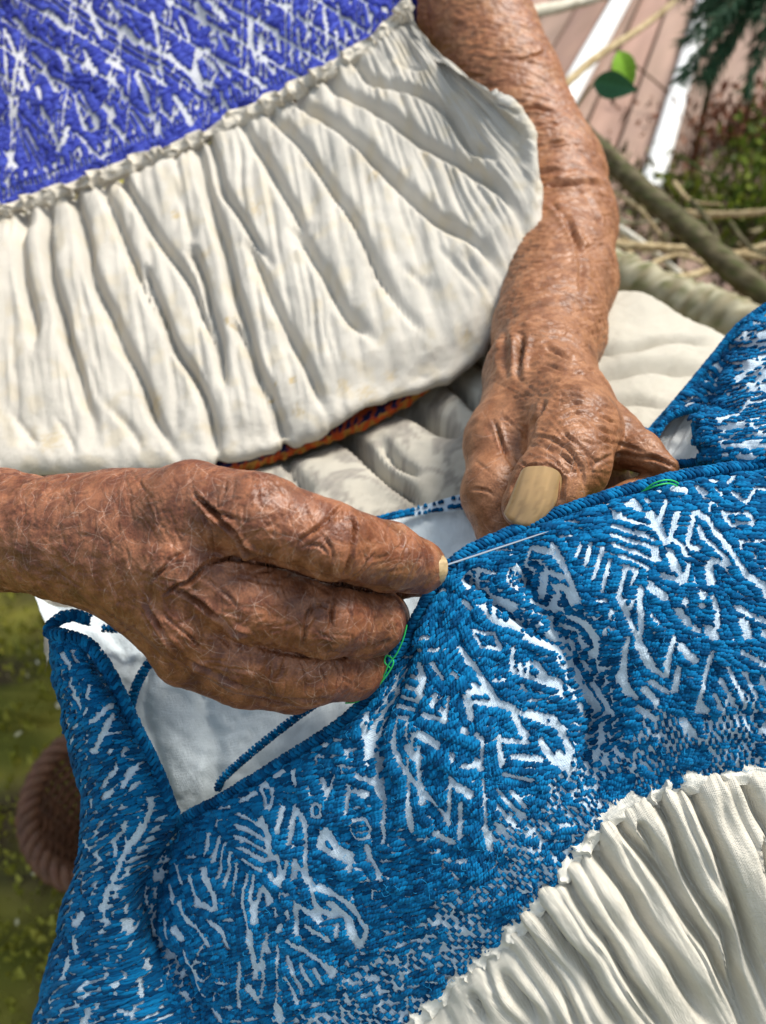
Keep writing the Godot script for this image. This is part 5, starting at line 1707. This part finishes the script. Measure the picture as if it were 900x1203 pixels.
func setting() -> void:
	# mossy ground out to the horizon
	var pos := PackedVector3Array()
	var col := PackedColorArray()
	var uv := PackedVector2Array()
	var n := 220
	for j in n + 1:
		for i in n + 1:
			var x := signed_pow(2.0 * i / n - 1.0) * 60.0
			var z := signed_pow(2.0 * j / n - 1.0) * 60.0
			var q := Vector2(x, z - 0.4)
			var near := smoothstep(4.0, 1.5, q.length())
			var y := near * (0.012 * noise.get_noise_2d(q.x * 900.0, q.y * 900.0) + 0.010 * noise.get_noise_2d(q.x * 3500.0, q.y * 3500.0)) - 0.012 * near
			pos.append(Vector3(q.x, y, q.y))
			var k := noise.get_noise_2d(q.x * 1500.0 + 70.0, q.y * 1500.0)
			var c := Color(0.11, 0.115, 0.018).lerp(Color(0.24, 0.21, 0.035), smoothstep(-0.3, 0.5, k))
			c = c.lerp(Color(0.06, 0.042, 0.022), smoothstep(0.05, 0.45, noise.get_noise_2d(q.x * 700.0, q.y * 700.0 + 300.0)))
			col.append(c)
			uv.append(q)
	var g := part("ground", grid_mesh(pos, col, uv, n + 1, n + 1), M.plain, self)
	g.set_meta("kind", "structure")
	# moss tufts and short grass, near the stool
	var blade := blade_mesh()
	var xf: Array = []
	var cc := PackedColorArray()
	for i in 44000:
		var q := Vector3(rng.randf_range(-0.95, 0.25), 0, rng.randf_range(-0.75, 0.35)) if i < 36000 else Vector3(rng.randf_range(-0.2, 2.2), 0, rng.randf_range(-2.6, -0.5))
		var dens := noise.get_noise_2d(q.x * 1300.0 + 40.0, q.z * 1300.0)
		if dens < -0.25 and rng.randf() < 0.75:
			continue
		var s := rng.randf_range(0.004, 0.013) * (1.0 + 0.6 * dens)
		var bs := Basis.from_euler(Vector3(rng.randf_range(-0.7, 0.7), rng.randf() * TAU, rng.randf_range(-0.7, 0.7))).scaled(Vector3(s * 0.5, s, s * 0.6))
		xf.append(Transform3D(bs, q - Vector3(0, 0.006, 0)))
		var c := Color(0.22, 0.22, 0.025).lerp(Color(0.42, 0.38, 0.07), rng.randf() * (0.6 + dens))
		if rng.randf() < 0.02:
			c = Color(0.42, 0.36, 0.20)
		cc.append(c)
	var moss := many("moss", blade, M.leaf, self, xf, cc)
	moss.set_meta("label", "short mossy grass on the ground beside the basket")
	moss.set_meta("category", "moss")
	# pale fallen petals and yellow leaves lying on the moss
	xf = []
	cc = PackedColorArray()
	for i in 260:
		var q := Vector3(rng.randf_range(-0.8, 0.0), 0.012, rng.randf_range(-0.7, 0.2))
		var s := rng.randf_range(0.003, 0.008)
		xf.append(Transform3D(Basis.from_euler(Vector3(rng.randf_range(-0.6, 0.6), rng.randf() * TAU, rng.randf_range(-0.6, 0.6))).scaled(Vector3.ONE * s), q))
		cc.append([Color(0.42, 0.38, 0.22), Color(0.40, 0.32, 0.05), Color(0.26, 0.22, 0.12), Color(0.50, 0.46, 0.34)][rng.randi() % 4])
	var pet := many("litter", leaf_mesh(), M.leaf, self, xf, cc)
	pet.set_meta("label", "pale petals and dry yellow leaves scattered on the moss")
	pet.set_meta("category", "petals")
	deck()
	basket()

func signed_pow(x: float) -> float:
	return signf(x) * pow(absf(x), 3.2)

func blade_mesh() -> ArrayMesh:
	var pos := PackedVector3Array([Vector3(-0.5, 0, 0), Vector3(0.5, 0, 0), Vector3(-0.35, 0.55, 0.10), Vector3(0.35, 0.55, 0.10), Vector3(0, 1.0, 0.4)])
	var nor := PackedVector3Array([Vector3(0, 0.3, -1), Vector3(0, 0.3, -1), Vector3(0, 0.4, -1), Vector3(0, 0.4, -1), Vector3(0, 0.6, -0.8)])
	return mesh_of(pos, nor, PackedColorArray(), PackedVector2Array(), PackedInt32Array([0, 1, 2, 1, 3, 2, 2, 3, 4]))

func leaf_mesh() -> ArrayMesh:
	var pos := PackedVector3Array()
	var nor := PackedVector3Array()
	var idx := PackedInt32Array()
	for i in 7:
		var t := i / 6.0
		var w := 0.38 * sin(PI * pow(t, 0.8)) + 0.01
		for k in 3:
			var u := k - 1.0
			pos.append(Vector3(u * w, 0.12 * absf(u) + 0.18 * sin(t * 2.2) - 0.1, t * 1.6 - 0.8))
			nor.append(Vector3(-u * 0.25, 1, 0).normalized())
	for i in 6:
		for k in 2:
			var q := i * 3 + k
			idx.append_array([q, q + 1, q + 3, q + 1, q + 4, q + 3])
	return mesh_of(pos, nor, PackedColorArray(), PackedVector2Array(), idx)

func deck() -> void:
	# weathered boards of a low deck behind her
	var d0 := G(742, 190, 0.06)
	var dir := (G(800, 10, 0.06) - d0)
	dir.y = 0.0
	dir = dir.normalized()
	var side := dir.cross(Vector3.UP).normalized()
	var board := BoxMesh.new()
	board.size = Vector3(0.066, 0.022, 4.6)
	var st := thing("deck", "weathered reddish brown plank deck behind the branches", "deck", d0)
	for i in 34:
		var k := i - 9
		var tone := rng.randf_range(0.75, 1.2)
		var m := vmat(0.85, 0.3)
		m.albedo_color = Color(0.30 * tone, 0.185 * tone, 0.150 * tone).lerp(Color(0.26, 0.21, 0.18), rng.randf() * 0.5).linear_to_srgb()
		m.vertex_color_use_as_albedo = false
		var o := MeshInstance3D.new()
		o.name = "plank"
		o.mesh = plank_mesh(i)
		o.material_override = M.plain
		o.position = side * 0.072 * k + dir * 1.6 + Vector3(0, -0.012 + rng.randf_range(-0.002, 0.002), 0)
		o.rotation.y = atan2(dir.x, dir.z) + rng.randf_range(-0.003, 0.003)
		st.add_child(o, true)

func plank_mesh(i: int) -> ArrayMesh:
	var pos := PackedVector3Array()
	var col := PackedColorArray()
	var uv := PackedVector2Array()
	var tone := rng.randf_range(0.72, 1.18)
	var base := Color(0.27 * tone, 0.165 * tone, 0.125 * tone).lerp(Color(0.25, 0.20, 0.155), rng.randf() * 0.5)
	var prof := [Vector2(-0.033, -0.011), Vector2(-0.033, 0.008), Vector2(-0.030, 0.011), Vector2(-0.01, 0.0115), Vector2(0.01, 0.0115), Vector2(0.030, 0.011), Vector2(0.033, 0.008), Vector2(0.033, -0.011)]
	for j in 61:
		for k in 8:
			var z := lerpf(-2.3, 2.3, j / 60.0)
			pos.append(Vector3(prof[k].x, prof[k].y, z))
			var g := noise.get_noise_3d(prof[k].x * 9000.0, z * 260.0, i * 71.0)
			col.append(base * (1.0 + 0.35 * g))
			uv.append(Vector2(prof[k].x, z))
	var m := grid_mesh(pos, col, uv, 8, 61)
	return m

func basket() -> void:
	var c := Vector3(G(138, 936, 0.105).x, 0.0, G(138, 936, 0.105).z)
	var b := thing("wicker_basket", "round brown wicker basket on the moss behind the blue flap", "basket", c)
	var wick := vmat(0.6, 0.4)
	var brown := func(p: Vector3) -> Color:
		var k := 1.0 + 0.5 * n3(p, 70.0)
		return Color(0.105 * k, 0.046 * k, 0.024 * k)
	var prof := func(t: float) -> Vector2: return Vector2(lerpf(0.043, 0.068, pow(t, 0.6)), lerpf(0.004, 0.105, t))
	# upright stakes
	for i in 26:
		var a := TAU * i / 26.0
		var pts := PackedVector3Array()
		for k in 12:
			var q: Vector2 = prof.call(k / 11.0)
			pts.append(c + Vector3(cos(a) * q.x, q.y, sin(a) * q.x))
		part("stake", tube(pts, evenly(0.0022, 0.0022, 12), 7, 0.1, 60.0, brown), wick, b)
	# weavers passing in and out
	for r in 19:
		var q: Vector2 = prof.call((r + 0.5) / 19.0)
		var pts := PackedVector3Array()
		for k in 209:
			var a := TAU * k / 208.0
			var rr := q.x + 0.0028 * cos(a * 13.0 + PI * r)
			pts.append(c + Vector3(cos(a) * rr, q.y + 0.0006 * sin(a * 7.0 + r), sin(a) * rr))
		part("weaver", tube(pts, evenly(0.0025, 0.0025, 209), 6, 0.15, 60.0, brown), wick, b)
	# plaited rim
	for s in 3:
		var pts := PackedVector3Array()
		for k in 241:
			var a := TAU * k / 240.0
			var ph := a * 14.0 + TAU * s / 3.0
			pts.append(c + Vector3(cos(a) * (0.069 + 0.005 * cos(ph)), 0.108 + 0.0045 * sin(ph), sin(a) * (0.069 + 0.005 * cos(ph))))
		part("rim", tube(pts, evenly(0.0042, 0.0042, 241), 7, 0.15, 60.0, brown), wick, b)
	var st := PackedVector3Array()
	var n := 40
	var pos := PackedVector3Array()
	var col := PackedColorArray()
	var uv := PackedVector2Array()
	for j in 9:
		for i in n + 1:
			var a := TAU * (i % n) / n
			var rr := 0.046 * j / 8.0
			pos.append(c + Vector3(cos(a) * rr, 0.006 + 0.001 * cos(rr * 900.0), sin(a) * rr))
			col.append(brown.call(pos[pos.size() - 1]))
			uv.append(Vector2(a, rr))
	part("base", grid_mesh(pos, col, uv, n + 1, 9), wick, b)

func branch(called: String, label: String, pts: Array, r0: float, r1: float, colours: Array, group := "", rough := 0.22) -> Node3D:
	var q := curve3(pts, 14)
	var b := thing(called, label, "branch", pts[0], group)
	part("wood", tube(q, evenly(r0, r1, q.size()), 16, rough, 90.0, func(p: Vector3) -> Color:
		var k := n3(p, 55.0)
		var c: Color = colours[0].lerp(colours[1], smoothstep(-0.35, 0.35, k))
		return c.lerp(colours[2], smoothstep(0.1, 0.4, n3(p + Vector3(5, 0, 2), 130.0)))), M.plain, b)
	return b

func background() -> void:
	var bark := [Color(0.20, 0.17, 0.10), Color(0.36, 0.33, 0.23), Color(0.12, 0.12, 0.05)]
	var dark := [Color(0.055, 0.045, 0.022), Color(0.12, 0.10, 0.055), Color(0.07, 0.075, 0.025)]
	var tan := [Color(0.34, 0.25, 0.13), Color(0.48, 0.38, 0.22), Color(0.22, 0.16, 0.08)]
	branch("thick_branch", "thick grey lichen-covered branch lying behind her knee", [P(560, 255, .84), P(700, 312, .80), P(780, 346, .77), P(850, 372, .75), P(960, 420, .72)], 0.022, 0.021, bark)
	branch("dark_branch", "dark brown branch slanting from her forearm down to the right", [P(600, 70, 1.02), P(672, 142, .96), P(735, 205, .90), P(800, 262, .84), P(855, 312, .80), P(960, 400, .74)], 0.010, 0.0125, dark)
	branch("tan_twig", "pale tan twig reaching up to the white pole", [P(640, 122, 1.05), P(700, 68, 1.12), P(760, 28, 1.2), P(830, -30, 1.3)], 0.006, 0.004, tan)
	branch("pale_stick", "pale cut stick at the top edge behind her upper arm", [P(590, 14, 1.05), P(640, 12, 1.1), P(720, -10, 1.16), P(800, -40, 1.2)], 0.008, 0.007, [Color(0.5, 0.46, 0.36), Color(0.62, 0.57, 0.46), Color(0.4, 0.36, 0.28)])
	var tw := [[[700, 285, .98], [760, 290, .98], [830, 294, 1.0], [930, 306, 1.0]], [[690, 235, 1.05], [720, 262, 1.02], [760, 290, 1.0], [800, 322, 1.0]], [[770, 330, .95], [820, 322, .97], [862, 300, 1.0], [930, 280, 1.0]], [[800, 250, 1.2], [850, 252, 1.15], [930, 246, 1.1]], [[720, 240, 1.1], [740, 300, 1.0], [748, 350, .95]]]
	var tl := ["thin pale twig lying level below the dark branch", "thin pale twig crossing behind the dark branch", "curved tan twig above the thick branch", "thin level twig in front of the green shrub", "thin upright twig behind the thick branch"]
	for i in 5:
		var pts := []
		for v in tw[i]:
			pts.append(P(v[0], v[1], v[2]))
		branch("twig", tl[i], pts, 0.0055, 0.0035, tan if i != 1 else [Color(0.6, 0.56, 0.46), Color(0.7, 0.66, 0.56), Color(0.45, 0.4, 0.3)], "twigs in the brush pile")
	var brush := [
		[[705, 252, 1.0], [742, 262, 1.02], [786, 258, 1.06], "short brown twig just right of her elbow", 1], [[722, 226, 1.04], [752, 246, 1.02], [776, 276, 1.0], "thin tan twig crossing under the upper dark branch", 0],
		[[812, 236, 1.1], [838, 268, 1.05], [846, 300, 1.02], "bent twig standing before the low shrub", 2], [[766, 310, .96], [800, 300, .98], [846, 318, 1.0], "thin twig resting on the thick branch", 0],
		[[858, 262, 1.0], [880, 290, .97], [904, 300, .96], "dark twig below the green bush at the right edge", 2], [[730, 300, .98], [756, 316, .97], [772, 338, .95], "grey twig between her wrist and the dark branch", 1],
		[[792, 214, 1.2], [812, 236, 1.15], [846, 240, 1.1], "thin twig at the foot of the white pole", 0]]
	for b in brush:
		branch("twig", b[3], [P(b[0][0], b[0][1], b[0][2]), P(b[1][0], b[1][1], b[1][2]), P(b[2][0], b[2][1], b[2][2])], 0.0032, 0.0018, [tan, bark, dark][b[4]], "twigs in the brush pile")
	# white poles lying on the deck
	var white := vmat(0.5, 0.4)
	for k in 2:
		var a: Vector3 = [G(764, 222, 0.085), G(662, 122, 0.085)][k]
		var e: Vector3 = [G(838, -30, 0.085), G(752, -40, 0.085)][k]
		var d := (e - a).normalized()
		var pl := thing("white_pole", ["white pole on the deck beside the red-brown bush", "white pole on the deck behind the tan twig"][k], "pole", a, "white poles lying on the deck")
		var pts := PackedVector3Array([a - d * 0.02, a, a + d * 0.8, a + d * 3.0])
		part("pole", tube(pts, evenly(0.020 + 0.003 * k, 0.02 + 0.003 * k, 4), 20, 0.0, 1.0, func(_p: Vector3) -> Color: return Color(0.74, 0.73, 0.70)), white, pl)
	# two broad leaves on a shoot
	var lf := thing("leafy_shoot", "broad green leaf and a lighter yellow-green leaf in front of the deck", "plant", P(700, 100, .92))
	big_leaf(lf, P(697, 96, .90), P(750, 106, .89), 0.0135, Color(0.030, 0.10, 0.045))
	big_leaf(lf, P(742, 104, .905), P(728, 64, .93), 0.012, Color(0.16, 0.30, 0.02))
	part("stem", tube(curve3([P(668, 140, .955), P(684, 116, .93), P(700, 98, .90), P(720, 101, .895), P(744, 104, .90)], 6), evenly(0.0018, 0.0010, 25), 8, 0.0, 1.0, func(_p: Vector3) -> Color: return Color(0.10, 0.12, 0.03)), M.plain, lf)
	# bushes
	bush("red_brown_bush", "dry red-brown bush at the right edge before the deck", "bush", G(862, 196, 0.0), Vector3(0.24, 0.13, 0.2), 2600, [Color(0.16, 0.055, 0.028), Color(0.28, 0.12, 0.06), Color(0.07, 0.035, 0.015)], 0.016)
	bush("green_bush", "yellow-green bush at the right edge under the red-brown one", "bush", G(890, 262, 0.04), Vector3(0.19, 0.12, 0.16), 1900, [Color(0.09, 0.13, 0.012), Color(0.20, 0.24, 0.02), Color(0.04, 0.06, 0.01)], 0.017)
	bush("low_shrub", "low olive shrub between the white pole and the dark branch", "bush", G(790, 236, 0.02), Vector3(0.18, 0.07, 0.13), 900, [Color(0.08, 0.09, 0.015), Color(0.17, 0.16, 0.04), Color(0.10, 0.07, 0.03)], 0.015)
	bush("brush_litter", "brown leaf litter and brush under the branches", "brush", G(790, 330, 0.0), Vector3(0.34, 0.10, 0.20), 2200, [Color(0.13, 0.10, 0.045), Color(0.30, 0.25, 0.14), Color(0.05, 0.05, 0.015)], 0.018)
	bush("olive_undergrowth", "olive green undergrowth above the thick branch at the right edge", "bush", G(905, 318, 0.0), Vector3(0.26, 0.10, 0.15), 1300, [Color(0.09, 0.10, 0.015), Color(0.22, 0.23, 0.03), Color(0.16, 0.12, 0.05)], 0.014)
	conifer()

func big_leaf(parent: Node3D, a: Vector3, b: Vector3, half: float, c: Color) -> void:
	var pos := PackedVector3Array()
	var col := PackedColorArray()
	var uv := PackedVector2Array()
	var ax := b - a
	var view := (EYE - a).normalized()
	var side := ax.cross(view).normalized()
	var up := side.cross(ax).normalized()
	for j in 15:
		var t := j / 14.0
		var w := half * sin(PI * pow(t, 0.75)) + 0.0003
		for i in 9:
			var u := i / 4.0 - 1.0
			pos.append(a + ax * t + side * w * u + up * (0.25 * w * absf(u) + 0.010 * sin(t * 2.6) + 0.001 * sin(t * 40.0) * absf(u)))
			col.append(c * (1.25 if i == 4 else 1.0 + 0.15 * sin(t * 46.0 + absf(u) * 4.0)))
			uv.append(Vector2(u, t))
	part("leaf", grid_mesh(pos, col, uv, 9, 15), M.leaf, parent)

func bush(called: String, label: String, cat: String, at: Vector3, size: Vector3, count: int, cols: Array, leaf: float) -> void:
	var b := thing(called, label, cat, at)
	for k in 9:
		var dir := Vector3(rng.randf_range(-1, 1), rng.randf_range(0.5, 1.2), rng.randf_range(-1, 1)) * size
		var pts := curve3([at + dir * Vector3(0.1, -0.1, 0.1), at + dir * 0.5 + Vector3(rng.randf_range(-1, 1), 0, rng.randf_range(-1, 1)) * size * 0.15, at + dir], 5)
		part("stem", tube(pts, evenly(0.004, 0.0015, pts.size()), 7, 0.2, 60.0, func(_p: Vector3) -> Color: return cols[2]), M.plain, b)
	var xf: Array = []
	var cc := PackedColorArray()
	var lumps := []
	for k in 14:
		lumps.append(Vector3(rng.randf_range(-0.85, 0.85), rng.randf_range(0.1, 0.95), rng.randf_range(-0.85, 0.85)))
	for i in count:
		var l: Vector3 = lumps[rng.randi() % lumps.size()]
		var q: Vector3 = l + Vector3(rng.randfn(), rng.randfn(), rng.randfn()) * 0.20
		if q.y < 0.0:
			continue
		var s := leaf * rng.randf_range(0.4, 1.0)
		xf.append(Transform3D(Basis.from_euler(Vector3(rng.randf() * TAU, rng.randf() * TAU, rng.randf() * TAU)).scaled(Vector3(s * 0.7, s, s)), at + q * size))
		cc.append(cols[0].lerp(cols[1 + rng.randi() % 2], rng.randf()))
	many("foliage", leaf_mesh(), M.leaf, b, xf, cc)

func conifer() -> void:
	var b := thing("conifer_spray", "dark green conifer branch with drooping needles at the top right corner", "branch", P(905, 10, 1.0))
	var needle := needle_mesh()
	var xf: Array = []
	var cc := PackedColorArray()
	var root := P(960, -60, .98)
	for k in 26:
		var tip := P(rng.randf_range(800, 930), rng.randf_range(-30, 92) * (0.6 if k % 3 == 0 else 1.0), rng.randf_range(.90, 1.06))
		if k < 3:
			tip = [P(812, 40, .98), P(838, 78, .96), P(880, 100, .95)][k]
		var mid := root.lerp(tip, 0.5) + Vector3(0, 0.035, 0)
		var pts := curve3([root, mid, tip], 14)
		part("twig", tube(pts, evenly(0.003, 0.0008, pts.size()), 6, 0.0, 1.0, func(_p: Vector3) -> Color: return Color(0.07, 0.06, 0.03)), M.plain, b)
		for i in range(5, pts.size()):
			for q in 16:
				var tan := (pts[i] - pts[i - 1]).normalized()
				var out := Vector3(rng.randf_range(-1, 1), rng.randf_range(-1, 1), rng.randf_range(-1, 1)).normalized()
				var dir := (tan * 0.9 + out * 0.75 + Vector3(0, -0.15, 0)).normalized()
				var l := rng.randf_range(0.014, 0.026)
				xf.append(yarn_at(pts[i] + tan * rng.randf() * 0.008 + dir * l * 0.5, dir, out, l, 0.0011))
				cc.append(Color(0.010, 0.045, 0.022).lerp(Color(0.04, 0.10, 0.045), rng.randf()))
	many("needles", needle, M.leaf, b, xf, cc)

func needle_mesh() -> ArrayMesh:
	var pos := PackedVector3Array()
	var nor := PackedVector3Array()
	for x in [-0.5, 0.2]:
		for k in 4:
			var a := TAU * k / 4.0
			pos.append(Vector3(x, sin(a) * 0.5, cos(a) * 0.5))
			nor.append(Vector3(0, sin(a), cos(a)))
	pos.append(Vector3(0.5, 0, 0))
	nor.append(Vector3(1, 0, 0))
	var idx := PackedInt32Array()
	for k in 4:
		var j := (k + 1) % 4
		idx.append_array([k, j, k + 4, j, j + 4, k + 4, k + 4, j + 4, 8])
	return mesh_of(pos, nor, PackedColorArray(), PackedVector2Array(), idx)
